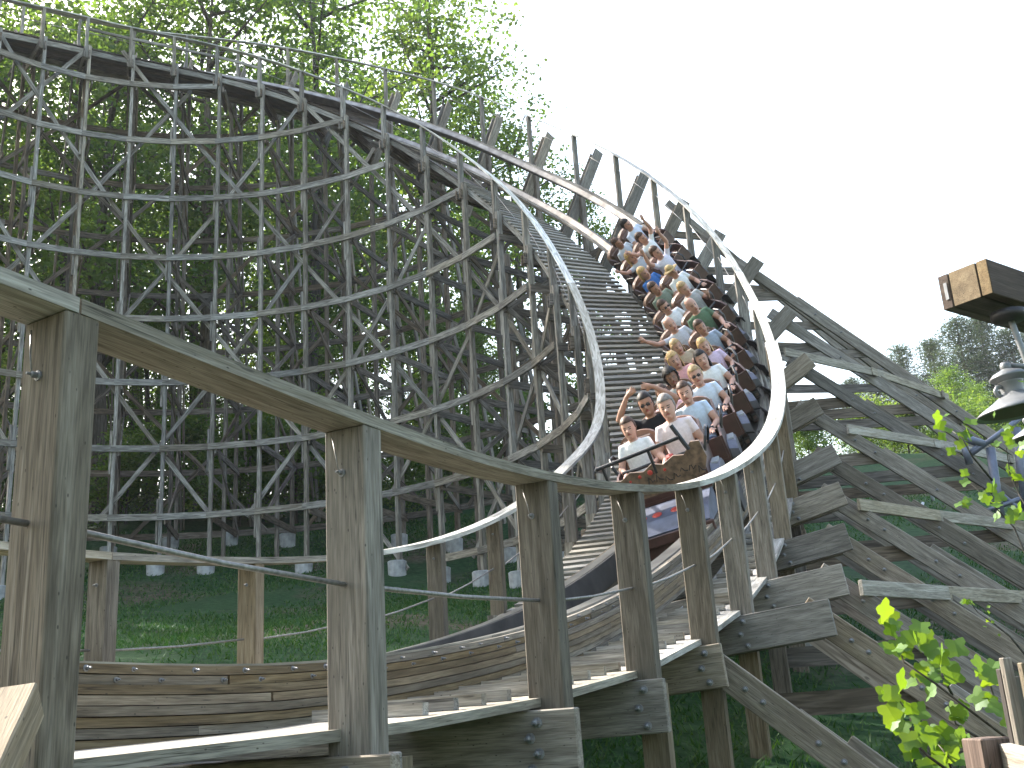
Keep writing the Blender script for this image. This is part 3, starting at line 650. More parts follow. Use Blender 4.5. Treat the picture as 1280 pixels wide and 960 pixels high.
    for pl_ in out.polygons:
        c = pl_.center.copy(); k = 1
        if c.z > .6 and abs(c.x) < .105: c.z = .635 + (c.z - .60) / 1.05
        if c.z > 0.545 and abs(c.x) < .105 and c.z > 0.60 - 0.25 * max(0, c.y) and (Vector((c.x, c.y * .8)).length < .125) and abs(c.x) < .1 and c.z < .93:
            k = 0
            if c.y > .07:
                if abs(abs(c.x) - .031) < .014 and abs(c.z - .783) < .0085: k = 3
                elif abs(c.x) < .028 and abs(c.z - .716) < .008: k = 4
                elif abs(abs(c.x) - .031) < .018 and abs(c.z - .803) < .005: k = 3
        else:
            torso = 0.13 if c.z < 0.6 else 9
            dt = (Vector((c.x, c.y)).length - torso) if -0.03 < c.z < .6 else 9
            bd, bk = min((seg(c, a, b), kk) for a, b, kk in bones)
            if bd < 0.10 and not (abs(c.x) < .16 and abs(c.y) < .13 and .06 < c.z < .6): k = {'sleeve': 1, 'skin': 0, 'short': 2, 'shoe': 2}[bk]
            elif c.z < .06: k = 2
        idx.append(k)
    out.materials.clear()
    for q in range(5): out.materials.append(SK[0])
    out.polygons.foreach_set('material_index', idx); out.polygons.foreach_set('use_smooth', [True] * len(idx)); return out
def hair_mesh(kind):
    mb = MB(); nu, nv = 22, 14; v = []; c = Vector((0, -.006, .80))
    r = {'short': 1.15, 'long': 1.18, 'curly': 1.40, 'cap': 1.12, 'bald': 1.03}[kind]
    for j in range(nv + 1):
        ph = math.pi * j / nv * (0.80 if kind != 'long' else 0.72)
        for i in range(nu):
            t = 2 * math.pi * i / nu; s = math.sin(ph); rr = r * (1 + (0.05 if kind == 'curly' else 0.015) * math.sin(i * 5.1 + j * 3.7))
            p = Vector((.083 * s * math.cos(t), .108 * s * math.sin(t), .118 * math.cos(ph))) * rr
            front = math.sin(t)
            if front > 0.15 and ph > 1.12:                      # keep the face free
                p = Vector((.08 * math.sin(1.12) * math.cos(t), .104 * math.sin(1.12) * front, .118 * math.cos(1.12))) * rr * (1.0 if kind != 'bald' else .9)
                p.z -= .05 * (1 - min(1, (front - .15) * 3)) 
            if kind == 'bald' and ph < 1.0: p *= 0.90
            if kind == 'long' and front < 0.15 and j > nv * .6:
                k = (j - nv * .6) / (nv * .4); p.z -= .20 * k; p.y -= .015 * k; p.x *= 1 + .2 * k
            v.append(Vector((0, 0, .60 + (c.z - .635) * 1.05)) + Vector((0, c.y, 0)) + p * 1.05)
    f = [(j * nu + i, j * nu + (i + 1) % nu, (j + 1) * nu + (i + 1) % nu, (j + 1) * nu + i) for j in range(nv) for i in range(nu)]
    mb.add(v, f)
    if kind == 'cap': mb.lathe([(.085, 0), (.16, -.012), (.16, -.006), (.085, .012)], (0, .01, .81), (0, -.15, 1), 18)
    return mb.mesh('hair', True)
HAIR = {k: hair_mesh(k) for k in ('short', 'long', 'curly', 'cap', 'bald')}
_hm = {}
def hairmat(c):
    if c not in _hm: _hm[c] = plain('hair_%d' % len(_hm), c, 0.6, 0, 0.35, 40, 0.3)
    return _hm[c]
POSES = {}
def rider(label, pl, pr, skin, shirt, shorts, hair, hcol, glasses=False, s=1.0):
    key = (pl, pr)
    if key not in POSES: POSES[key] = body_mesh('person', pl, pr)
    o = link('person', POSES[key], None)
    for k, m in enumerate((SK[skin], cloth(shirt), cloth(shorts), DARKEYE, LIP)):
        o.material_slots[k].link = 'OBJECT'; o.material_slots[k].material = m
    h = link('hair', HAIR[hair], hairmat((0.1, 0.1, 0.1)), o); h.material_slots[0].link = 'OBJECT'; h.material_slots[0].material = hairmat(hcol)
    if glasses:
        mb = MB()
        for q in (-1, 1): mb.box((.034 * q, .118, .756), (.024, .006, .016), None, .004); mb.box((.076 * q, .05, .76), (.003, .062, .004))
        mb.box((0, .122, .761), (.012, .004, .004)); mb.build('sunglasses', M['black'], o)
    tag(o, label, 'person', 'riders in the coaster train'); o['s'] = s
    return o
WH, LB, GY, PK, LV = (0.75, 0.75, 0.76), (0.50, 0.58, 0.70), (0.34, 0.35, 0.35), (0.70, 0.36, 0.36), (0.62, 0.48, 0.62)
BR, BK_, BL, GYH, TN = (0.07, 0.035, 0.02), (0.02, 0.015, 0.013), (0.45, 0.29, 0.12), (0.20, 0.17, 0.15), (0.38, 0.25, 0.12)
DEN, KH = (0.06, 0.08, 0.14), (0.30, 0.25, 0.18)
# rows front to back: (rider on the stair side, rider on the outer side)
ROWS = [
 (('woman with short dark hair in a white t-shirt in the front seat', 'bar', 'bar', 0, WH, DEN, 'short', BR, False, .93),
  ('grey haired man in a pale pink t-shirt in the front seat', 'lap', 'bar', 0, (0.72, 0.60, 0.60), KH, 'short', GYH, False, 1.04)),
 (('man in black shirt and sunglasses with both hands on his head', 'head', 'head', 1, (0.015, 0.015, 0.018), DEN, 'short', BK_, True, 1.04),
  ('person with brown bowl haircut and light blue t-shirt in the second row', 'bar', 'bar', 0, LB, DEN, 'short', BR, False, .98)),
 (('rider in a pink top mostly hidden behind the man in black', 'bar', 'bar', 0, (0.72, 0.45, 0.50), KH, 'long', BR, False, .92),
  ('woman in sunglasses and pale blue shirt in the third row', 'bar', 'bar', 0, (0.58, 0.64, 0.74), DEN, 'short', TN, True, .98)),
 (('rider with curly black hair and grey top in the fourth row', 'bar', 'bar', 2, GY, DEN, 'curly', BK_, False, .95),
  ('woman with long dark hair and white shirt in the fourth row', 'bar', 'lap', 0, WH, DEN, 'long', BK_, False, .98)),
 (('blonde woman in a sleeveless coral pink top in the fifth row', 'bar', 'bar', 0, PK, KH, 'long', BL, False, 1.0),
  ('blonde girl in a lavender pink t-shirt in the fifth row', 'bar', 'bar', 0, LV, DEN, 'long', BL, False, .92)),
 (('blonde rider tucked behind the woman in coral pink', 'bar', 'bar', 0, (0.45, 0.36, 0.26), KH, 'long', TN, False, .92),
  ('dark haired rider in a blue grey t-shirt in the sixth row', 'bar', 'bar', 1, (0.30, 0.34, 0.42), DEN, 'short', BR, False, .95)),
 (('red faced bald man in a grey t-shirt throwing one arm out', 'bar', 'out', 0, (0.52, 0.52, 0.56), KH, 'bald', GYH, False, 1.02),
  ('bald man in a dark green t-shirt leaning on the lap bar', 'bar', 'bar', 0, (0.10, 0.16, 0.10), KH, 'bald', GYH, False, 1.04)),
 (('man with short brown hair in an open white shirt in the eighth row', 'bar', 'wave', 0, WH, DEN, 'short', BR, True, 1.0),
  ('rider in grey t-shirt waving a hand in the eighth row', 'wave', 'bar', 0, GY, DEN, 'short', TN, False, .98)),
 (('man in an olive grey t-shirt holding the bar in the ninth row', 'bar', 'bar', 1, (0.19, 0.22, 0.17), DEN, 'short', BR, False, 1.0),
  ('rider in a tan brimmed hat and white top', 'bar', 'bar', 0, WH, KH, 'cap', (0.40, 0.28, 0.12), False, .95)),
 (('blonde rider in a bright blue top in the tenth row', 'bar', 'bar', 0, (0.06, 0.16, 0.42), DEN, 'long', BL, False, .95),
  ('man in a lilac white t-shirt with both arms raised', 'up', 'up', 0, (0.66, 0.63, 0.72), DEN, 'short', BR, False, 1.03)),
 (('blonde rider in a grey top reaching one arm out near the back of the train', 'bar', 'out', 0, (0.45, 0.47, 0.50), KH, 'long', BL, False, .95),
  ('man in white t-shirt flinging both arms up and out near the back', 'up', 'out', 0, WH, DEN, 'short', BR, False, 1.0)),
 (('rider in a light grey shirt in the last row with one hand raised', 'bar', 'wave', 1, (0.48, 0.50, 0.54), DEN, 'short', BR, False, .95),
  ('black haired rider in a white and blue shirt highest in the train', 'bar', 'bar', 0, (0.58, 0.62, 0.74), DEN, 'short', BK_, False, 1.0)),
]
# ------------------------------------------------------------------ train cars
M['shell'] = plain('brown_seat_shell', (0.17, 0.088, 0.058), 0.4, 0, 0.15, 5)
M['pad'] = plain('seat_pad', (0.10, 0.055, 0.04), 0.6)
M['frame'] = plain('dark_car_frame', (0.028, 0.024, 0.026), 0.5, 0.3, 0.3)
M['fender'] = plain('grey_fender', (0.10, 0.10, 0.125), 0.35, 0.3, 0.25, 6)
M['gold'] = plain('tan_front_panel', (0.14, 0.088, 0.055), 0.5, 0.1, 0.6, 14)
M['red'] = plain('red_paint', (0.42, 0.045, 0.03), 0.4, 0, 0.2)
M['blue'] = plain('slate_blue_paint', (0.06, 0.07, 0.11), 0.45, 0, 0.35)
M['maroon'] = plain('maroon_trim', (0.075, 0.035, 0.028), 0.4, 0, 0.25)
M['tyre'] = plain('polyurethane_wheel', (0.09, 0.05, 0.04), 0.5)
def make_car():
    c = empty('train_car'); Z0 = 0.40
    mb = MB(); mb.box((0, -0.02, 0.20), (0.34, 0.50, 0.07), None, .02); mb.box((0, 0.46, 0.16), (0.10, 0.12, 0.04)); mb.build('chassis', M['frame'], c)
    # tub: floor and low curved sides
    mb = MB()
    for s in (-1, 1):
        prof = [(-0.50, .30), (-0.50, .88), (-0.42, .95), (-0.30, .88), (-0.12, .74), (0.10, .70), (0.34, .68), (0.50, .60), (0.50, .30)]
        v = [(s * .535, y, z) for y, z in prof] + [(s * .508, y, z) for y, z in prof]; k = len(prof)
        f = [tuple(range(k)), tuple(range(2 * k - 1, k - 1, -1))] + [(i, (i + 1) % k, k + (i + 1) % k, k + i) for i in range(k)]
        mb.add(v, f)
    mb.box((0, 0, .285), (.53, .498, .018)); mb.box((0, .485, .45), (.505, .012, .146)); mb.build('tub', M['maroon'], c)
    for s in (-1, 1):                                      # two bucket seat backs with rounded shoulders
        mb = MB(); prof = []
        for k in range(13):
            a = math.pi * k / 12; prof.append((.25 * math.cos(a) * (1 if abs(math.cos(a)) < .8 else 1), 0.92 + .13 * math.sin(a)))
        prof = [(.255, .40)] + prof + [(-.255, .40)]
        v = []; n = len(prof)
        for y, sc in ((-.40, 1.0), (-.36, 1.0), (-.475, 1.0)): pass
        for (x, z) in prof: v.append((s * .262 + x, -.33 - .16 * (z - .4), z))
        for (x, z) in prof: v.append((s * .262 + x, -.42 - .16 * (z - .4), z))
        f = [tuple(range(n)), tuple(range(2 * n - 1, n - 1, -1))] + [(i, (i + 1) % n, n + (i + 1) % n, n + i) for i in range(n)]
        mb.add(v, f); b = mb.build('seat_back', M['shell'], c)
        pm = MB(); pm.box((s * .262, -.345, .72), (.19, .03, .26), Matrix.Rotation(R(9), 3, 'X'), .02); pm.build('back_pad', M['pad'], b)
        mb = MB(); mb.box((s * .262, -.10, .355), (.24, .25, .055), None, .03); mb.build('seat', M['pad'], c)
        hb = MB(); hb.tube([(s * .06, -.30, .62), (s * .06, .12, .68), (s * .09, .26, .70), (s * .262, .30, .70), (s * .46, .26, .70)], .022, 8); hb.build('lap_bar', M['black'], c)
        gh = MB(); x = s * .565; gh.tube([(x - s * .03, .10, .62), (x + s * .03, .06, .78), (x + s * .05, -.06, .86), (x + s * .05, -.26, .86), (x + s * .04, -.38, .78), (x - s * .03, -.42, .62)], .020, 8); gh.build('grab_handle', M['black'], c)
        fd = MB(); pr = [(-.36, .30), (-.34, .40), (-.20, .47), (.20, .47), (.34, .38), (.36, .26), (.30, .22), (-.30, .22)]
        for (a0, a1) in ((.545, .655),):
            v = [(s * a0, y, z) for y, z in pr] + [(s * a1, y, z - .04) for y, z in pr]; k = len(pr)
            f = [tuple(range(k)), tuple(range(2 * k - 1, k - 1, -1))] + [(i, (i + 1) % k, k + (i + 1) % k, k + i) for i in range(k)]; fd.add(v, f)
        fn = fd.build('fender', M['fender'], c)
        lv = MB()
        for k in range(5): lv.box((s * .60, -.12 + .06 * k, .462), (.040, .014, .012))
        lv.build('step_tread', plain_white, fn)
        wb = MB(); wb.box((s * .52, -.05, .12), (.05, .34, .06), None, .01); wb.box((s * .735, -.05, -.06), (.014, .30, .13), None, .01); wb.build('wheel_carrier', M['frame'], c)
        for y in (-.30, .20):
            w = MB(); w.lathe([(.02, -.035), (.085, -.035), (.095, -.02), (.095, .02), (.085, .035), (.02, .035)], (s * .52, y, .112), (1, 0, 0), 18); w.build('wheel', M['tyre'], c)
    return c
plain_white = plain('worn_white', (0.45, 0.46, 0.50), 0.5, 0, 0.15)
def place(o, u, s=1.0, off=(0, 0, 0)):
    X = -lat_up(u)[0]; f = (ctr(u - 0.15) - ctr(u + 0.15)).normalized(); Y = (f - X * f.dot(X)).normalized(); Z = X.cross(Y)
    Pp = ctr(u) + X * off[0] + Y * off[1] + Z * off[2]
    o.matrix_world = Matrix(((X.x * s, Y.x * s, Z.x * s, Pp.x), (X.y * s, Y.y * s, Z.y * s, Pp.y), (X.z * s, Y.z * s, Z.z * s, Pp.z), (0, 0, 0, 1)))
    return X, Y, Z
ORD = ['front', 'second', 'third', 'fourth', 'fifth', 'sixth', 'seventh', 'eighth', 'ninth', 'tenth', 'eleventh', 'last']
cu = [8.35]
while len(cu) < 12:                    # equal spacing along the rails
    q = cu[-1]; d = 0
    while d < 1.14: d += (ctr(q + 0.02) - ctr(q)).length; q += 0.02
    cu.append(q)
car0 = make_car()
for i, u in enumerate(cu):
    c = car0 if i == 0 else copy_tree(car0)
    place(c, u)
    tag(c, ('front car of the train with tan nameplate, black bar and blue nose' if i == 0 else '%s car%s of the brown coaster train' % (ORD[i], '' if i == 11 else ' from the front')), 'train car', 'cars of the coaster train')
    for side, spec in ((1, ROWS[i][0]), (-1, ROWS[i][1])):
        o = rider(*spec); place(o, u, spec[-1] * 1.06, (side * 0.265, -0.12 + random.uniform(-.02, .02), 0.41))
# front car extras
X0 = car0
mb = MB(); prof = [(x, z + .26) for x, z in [(-.60, .20), (-.60, .40), (-.52, .47), (-.40, .44), (-.28, .50), (-.12, .46), (0, .52), (.12, .47), (.26, .53), (.38, .50), (.50, .62), (.60, .60), (.62, .40), (.54, .24), (.30, .18), (0, .16), (-.3, .16)]]
n = len(prof); y1, y0 = .80, .74
v = [(-x, y1, z) for x, z in prof] + [(-x, y0, z) for x, z in prof]; f = [tuple(range(n)), tuple(range(2 * n - 1, n - 1, -1))] + [(i, (i + 1) % n, n + (i + 1) % n, n + i) for i in range(n)]
mb.add(v, f); fp = mb.build('front_panel', M['gold'], X0)
random.seed(5)
lt = MB()
for k in range(11):                    # blurred script across the plate
    x = .50 - .098 * k; z = .59 + .03 * math.sin(k * 1.7)
    a_, b_ = random.uniform(.02, .05), random.uniform(-.03, .03); lt.tube([(x, .806, z - a_), (x - .02, .806, z + a_ * .8), (x - .04, .806, z + b_), (x - .05, .806, z - .03), (x - .085, .806, z - .02 + b_)], .0055, 6)
lt.build('script_lettering', M['black'], fp)
for x, z, a in ((.18, .42, .022), (.05, .43, .034), (-.12, .41, .02), (.30, .40, .018)):
    rd = MB(); rd.lathe([(.002, 0), (a, 0), (a * .7, .012), (.002, .014)], (x, .80, z + .26), (0, 1, 0), 7); rd.build('red_ornament', M['red'], fp)
bar = MB(); bar.tube([(.66, .30, .80), (.66, .62, .88), (.62, .80, .92), (0, .82, .95), (-.40, .82, .97)], .024, 10); bar.tube([(.55, .80, .92), (.55, .79, .60)], .018, 8); bar.tube([(-.02, .82, .95), (-.02, .79, .66)], .018, 8); bar.tube([(-.36, .76, 1.12), (-.46, .80, .80)], .026, 8)
bar.build('front_bar', M['black'], X0)
ns = MB(); pr = [(.50, .26), (.72, .30), (1.05, .20), (1.22, .08), (1.20, .02), (.60, .02), (.50, .08)]; k = len(pr)
v = [(.52 - .10 * max(0, (y - .7)), y, z) for y, z in pr] + [(-.52 + .10 * max(0, (y - .7)), y, z) for y, z in pr]
ns.add(v, [tuple(range(k)), tuple(range(2 * k - 1, k - 1, -1))] + [(i, (i + 1) % k, k + (i + 1) % k, k + i) for i in range(k)]); no = ns.build('nose', M['blue'], X0)
for x in (-.1, .12, .3):
    ns = MB(); ns.lathe([(.002, 0), (.06, 0), (.045, .01), (.002, .012)], (x, .95, .232), (0, .25, 1), 9); ns.build('red_ornament', M['red'], no)
ns = MB(); ns.box((0, 1.21, .0), (.50, .02, .06), None, .01); ns.box((0, .90, -.10), (.36, .28, .10), None, .02); ns.build('bumper', M['maroon'], no)
rf = MB(); rf.lathe([(.002, -.04), (.05, -.04), (.06, 0), (.05, .04), (.002, .04)], (-.16, .34, .70), (1, 0, 0), 12); rf.build('red_grip', M['red'], X0)
# ------------------------------------------------------------------ vegetation
M['bark'] = wood('bark', (0.04, 0.032, 0.025), (0.075, 0.062, 0.05), (0.12, 0.10, 0.085), green=0.2, fine=False)
M['leaf'] = leaf_mat('forest_leaf', (0.04, 0.082, 0.024), (0.068, 0.13, 0.034), (0.105, 0.165, 0.042), 0.5)
M['leaf2'] = leaf_mat('light_leaf', (0.048, 0.095, 0.028), (0.08, 0.145, 0.038), (0.125, 0.18, 0.046), 0.5)
M['needle'] = leaf_mat('conifer_needle', (0.03, 0.05, 0.028), (0.045, 0.07, 0.038), (0.065, 0.09, 0.045), 0.25, (1.3, 1.3, 0.8))
def px(x, y, depth):
    """a point seen at that place of the photograph, depth metres ahead"""
    X, Y = x - 640, y - 480; c, s = math.cos(ROLL), math.sin(ROLL); a = (X * c - Y * s) / FPX; b = (X * s + Y * c) / FPX
    p = _rt * a - _up * b + _fw; return p * (depth / p.y)
def leaves_mesh(name, centers, per, rad, size, rnd, flat=0.5, asp=.32):
    v = []; f = []; lv = []
    for c, cv in centers:
        for k in range(per):
            d = Vector((rnd.gauss(0, 1), rnd.gauss(0, 1), rnd.gauss(0, 0.7))) * rad * 0.55
            p = c + d
            nrm_ = Vector((rnd.gauss(0, 1), rnd.gauss(0, 1), abs(rnd.gauss(0, 1)) + flat)).normalized()
            a = nrm_.orthogonal().normalized(); a.rotate(Quaternion(nrm_, rnd.uniform(0, 6.28))); b = nrm_.cross(a)
            s = size * rnd.uniform(0.6, 1.3); i = len(v)
            v += [p - a * s * .5, p + b * s * asp + nrm_ * s * .08, p + a * s * .5, p - b * s * asp + nrm_ * s * .08]
            f.append((i, i + 1, i + 2, i + 3)); q = max(0, min(1, cv + rnd.uniform(-.25, .25))); lv += [q] * 4
    me = bpy.data.meshes.new(name); me.from_pydata(v, [], f)
    at_ = me.attributes.new('lv', 'FLOAT', 'POINT'); at_.data.foreach_set('value', lv); return me
def broadleaf(seed, H=22.0, spread=5.0, base=0.32, limbs=15, per=60, size=0.26, lrad=1.0):
    rnd = random.Random(seed); tr = MB(); centers = []
    lean = Vector((rnd.uniform(-.6, .6), rnd.uniform(-.6, .6), 0)) * min(1, H / 12)
    tp = [Vector((lean.x * t * t + 0.012 * H * math.sin(t * 5 + seed), lean.y * t * t, H * t)) for t in [0, .1, .25, .4, .55, .7, .85, .97]]
    tk = min(1.0, H / 14); tr.tube([tp[0] - UP * .5] + tp, [q * tk for q in (.42, .36, .30, .26, .22, .18, .13, .08, .03)], 8)
    def trunk(t): x = t / .97 * 7; i = min(6, int(x)); return tp[i].lerp(tp[i + 1], x - i)
    for k in range(limbs):
        t = base + (0.95 - base) * (k + rnd.random() * .6) / limbs; o = trunk(min(.95, t)); az = k * 2.4 + rnd.uniform(-.5, .5)
        L = spread * (1.0 - 0.55 * ((t - base) / (1 - base)) ** 1.5) * rnd.uniform(.65, 1.15); el = rnd.uniform(.15, .75)
        d = Vector((math.cos(az) * math.cos(el), math.sin(az) * math.cos(el), math.sin(el)))
        p1 = o + d * L * .5 + UP * .1 * L; p2 = o + d * L + UP * .18 * L; tr.tube([o, p1, p2], [.10 * tk, .06 * tk, .02 * tk], 5)
        for j in range(7):
            q = rnd.uniform(.35, 1.05); b0 = o.lerp(p1, q * 2) if q < .5 else p1.lerp(p2, (q - .5) * 2)
            e = b0 + Vector((rnd.gauss(0, 1), rnd.gauss(0, 1), rnd.gauss(.2, .6))) * L * .26
            if j < 4: tr.tube([b0, e], [.03 * tk, .01 * tk], 4)
            centers.append((e, rnd.uniform(.1, .9)))
    for j in range(8): centers.append((tp[-1] + Vector((rnd.gauss(0, 1), rnd.gauss(0, 1), rnd.gauss(0, .8))) * min(1.2, H * .1), rnd.uniform(.4, .9)))
    cm = leaves_mesh('crown', centers, per, lrad, size, rnd)
    tm = tr.mesh('trunk', True); gc_attr(tm, [(p[2], p[0], p[1]) for p in tr.v]); tm.materials.append(M['bark'])
    return tm, cm
def conifer(seed, H=17.0):
    rnd = random.Random(seed); tr = MB(); tr.tube([(0, 0, -.5), (0, 0, H * .5), (0.1, 0, H * .98)], [.28, .17, .03], 7); centers = []
    k = 0; z = H * .25
    while z < H * .97:
        n = 5; Lm = (H - z) * .26 + .5
        for j in range(n):
            az = j * 6.283 / n + k * .9 + rnd.uniform(-.4, .4); L = Lm * rnd.uniform(.55, 1.15)
            d = Vector((math.cos(az), math.sin(az), rnd.uniform(-.05, .35))); e = Vector((0, 0, z)) + d * L; tr.tube([(0, 0, z), tuple(e)], [.045, .012], 4)
            for q in (.45, .7, .95): centers.append((Vector((0, 0, z)).lerp(e, q), rnd.uniform(.1, .9)))
        z += rnd.uniform(.55, 1.0); k += 1
    cm = leaves_mesh('crown', centers, 46, .80, .36, rnd, 0.2, .10)
    tm = tr.mesh('trunk', True); gc_attr(tm, [(p[2], p[0], p[1]) for p in tr.v]); tm.materials.append(M['bark']); return tm, cm
TREES = [broadleaf(11), broadleaf(23, 24, 5.5, .28, 16), broadleaf(37, 20, 4.6, .22, 16), broadleaf(41, 25, 4.4, .4, 14, 54), broadleaf(53, 16, 4.2, .12, 16)]
CON = [conifer(3), conifer(8, 19)]
SHR = [broadleaf(61, 3.2, 1.7, .08, 12, 50, .16, .45), broadleaf(67, 2.6, 2.0, .05, 12, 50, .15, .45)]
def plant(name, tmpl, x, y, s, rot, label, cat, group, leafm, sz=None):
    tm, cm = tmpl; t = empty(name, (x, y, ground(x, y) - 0.05)); t.rotation_euler = (0, 0, rot); t.scale = (s, s, sz or s)
    link('trunk', tm, None, t); c = link('crown', cm, M['leaf'], t); c.material_slots[0].link = 'OBJECT'; c.material_slots[0].material = leafm
    tag(t, label, cat, group); return t
rt = random.Random(99)
FG = 'trees of the wood behind the trestle'
spots = []
for j, y in enumerate((41, 47, 54, 63, 74)):
    for i in range(12):
        x = -54 + i * 5.2 + (j % 2) * 2.3 + rt.uniform(-1.4, 1.4); yy = y + rt.uniform(-2, 2)
        if x > 0.035 * yy - 3.0: continue
        if x < -0.62 * yy - 8: continue
        spots.append((x, yy))
for k, (x, y) in enumerate(spots):
    edge = (x / y) > -0.10
    plant('leafy_tree', TREES[(k * 3 + 1) % 4], x, y, rt.uniform(.92, 1.18) * (0.95 if edge else 1.08), rt.uniform(0, 6.28), 'tall leafy tree in the dense wood behind the trestle', 'tree', FG, M['leaf'] if k % 3 else M['leaf2'])
for (x, y, s, ti, lb) in ((-3.3, 50, 1.12, 3, 'tall loose topped tree standing against the white sky at the end of the wood'), (0.6, 47, .82, 0, 'lower bright green tree showing above the middle of the track drop'), (3.6, 49, .70, 2, 'small tree showing between the tilted ledger boards right of the wood')):
    plant('leafy_tree', TREES[ti], x, y, s, x * 2, lb, 'tree', None, M['leaf2'])
for k in range(38):                                   # lower trees filling the wood
    y = rt.uniform(42, 70); x = rt.uniform(-.56 * y, .03 * y - 1)
    plant('leafy_tree', TREES[4], x, y, rt.uniform(.42, .7), rt.uniform(0, 6.28), 'low young tree growing under the tall trees of the wood', 'tree', 'young trees in the wood', M['leaf'])
for k, (x, y, s) in enumerate(((-27, 30, 1.1), (-33, 36, 1.2), (-36, 28, 1.15), (-42, 33, 1.2), (-32, 23, 1.1), (-41, 22, 1.15), (-48, 28, 1.2), (-26, 37, 1.1), (-38, 16, 1.1), (-47, 16, 1.15), (-30, 15, 1.0))):
    plant('leafy_tree', TREES[k % 4], x, y, s, k * 1.1, 'tall leafy tree in the dense wood behind the trestle', 'tree', FG, M['leaf'])
for k, (x, y, s) in enumerate(((-8.5, -4.5, .9), (-15, 1.5, .95), (-2.5, -9, .9), (6, -9, .85), (-20, 9, .95), (13, -7, .9), (-11, -13, 1.0))):
    plant('leafy_tree', TREES[(k + 1) % 4], x, y, s, k * 1.7, 'tall leafy tree close behind the viewer shading the near posts', 'tree', 'trees behind the viewer', M['leaf'])
for k in range(26):                                   # undergrowth along the foot of the wood
    x = -34 + k * 1.55 + rt.uniform(-.8, .8); y = 37.5 + rt.uniform(-1.0, 3.5)
    plant('shrub', SHR[k % 2], x, y, rt.uniform(.6, 1.25), rt.uniform(0, 6.28), 'dark leafy shrub at the foot of the wood behind the trestle', 'shrub', 'undergrowth at the foot of the wood', M['leaf'])
for k, (x, y, s) in enumerate(((13.5, 48, .55), (16.5, 50, .5), (19.5, 47, .6), (22.5, 50, .65), (25, 48, .75), (28.5, 50, .8), (11, 50, .6), (7.5, 47, .6), (31, 50, .9), (9, 56, .95), (11.5, 58, .9), (14, 56, 1.0), (16.5, 58, .9), (19, 56, 1.05), (21.5, 57, .95), (24, 56, 1.1), (26.5, 58, 1.0), (29, 56, 1.1), (31.5, 57, 1.15), (34, 56, 1.2))):
    plant('shrub', SHR[k % 2], x, y, s, k * 1.3, 'green bush on the slope behind the raking braces', 'shrub', 'bushes on the right slope', M['leaf2'])
def toppx(px_, py_, depth, tmpl, H, name, lb, cat, lm, wide=1.0, rot=0.0):
    t = px(px_, py_, depth); s = (t.z - ground(t.x, t.y)) / H
    return plant(name, tmpl, t.x, t.y, s * wide, rot, lb, cat, None, lm, s)
for k, (x, y, dd, w, lb) in enumerate(((1062, 468, 97, 1.1, 'smallest and leftmost pine of the right hand tree line'), (1088, 445, 96, 1.2, 'small hazy pine left of the thin pine'), (1122, 426, 94, 1.0, 'thin hazy pine left of the broad pine in the right hand tree line'), (1160, 420, 92, 1.3, 'broad pine in the middle of the right hand tree line'), (1192, 392, 88, 1.3, 'tall dark pine below the end of the timber beam'), (1222, 392, 90, 1.3, 'tallest dark pine just behind the lamp neck'), (1258, 405, 86, 1.3, 'dark pine rising behind the lamp pipe'), (1290, 400, 90, 1.3, 'dark pine at the right edge'))):
    toppx(x, y, dd, CON[k % 2], (17, 19)[k % 2], 'pine_tree', lb, 'pine tree', M['needle'], w, k * 1.7)
for k, (x, y, dd, lb) in enumerate(((1078, 505, 70, 'low leafy tree at the left of the right hand thicket'), (1110, 520, 62, 'round leafy tree above the top brace'), (1142, 500, 66, 'leafy tree between the thin pines and the braces'), (1182, 462, 60, 'light green feathery tree below the broad pine'), (1215, 480, 62, 'bright leafy tree behind the hanging lamp'), (1250, 500, 58, 'leafy tree behind the steel tube frame'), (1285, 490, 60, 'leafy tree cut by the right edge'))):
    toppx(x, y, dd, TREES[4], 16.5, 'leafy_tree', lb, 'tree', M['leaf'], 1.25, k * 2.1)
# grass blades
def grass():
    rnd = random.Random(4); v = []; f = []; lv = []
    def patch(x0, x1, y0, y1, n, big):
        for k in range(n):
            x = rnd.uniform(x0, x1); y = y0 + (y1 - y0) * rnd.random() ** 1.3
            if math.sin(x * .9 + 1.3) * math.sin(y * .7) + 0.6 * math.sin(x * .35 - y * .45) < rnd.uniform(-.9, .55): continue
            z = ground(x, y) - .01; h = rnd.uniform(.04, .10) * big; a = rnd.uniform(0, 6.28); w = .006 * big + 0.0006 * y
            dx, dy = math.cos(a) * w, math.sin(a) * w; lx, ly = rnd.gauss(0, .05), rnd.gauss(0, .05); i = len(v)
            v.extend([(x - dx, y - dy, z), (x + dx, y + dy, z), (x + lx, y + ly, z + h)]); f.append((i, i + 1, i + 2)); q = rnd.random(); lv.extend([q] * 3)
    patch(-14, 3, 8.5, 37, 130000, 1.0); patch(3, 22, 8, 36, 80000, 1.0); patch(-3, 6, 5, 9, 16000, 1.0)
    me = bpy.data.meshes.new('grass'); me.from_pydata(v, [], f); at_ = me.attributes.new('lv', 'FLOAT', 'POINT'); at_.data.foreach_set('value', lv)
    o = link('grass', me, leaf_mat('grass_blade', (0.014, 0.05, 0.010), (0.028, 0.085, 0.016), (0.065, 0.115, 0.022), 0.3, (1.2, 1.4, 0.6))); tag(o, 'short green grass on the slope under the trestle', 'grass', kind='stuff')
grass()

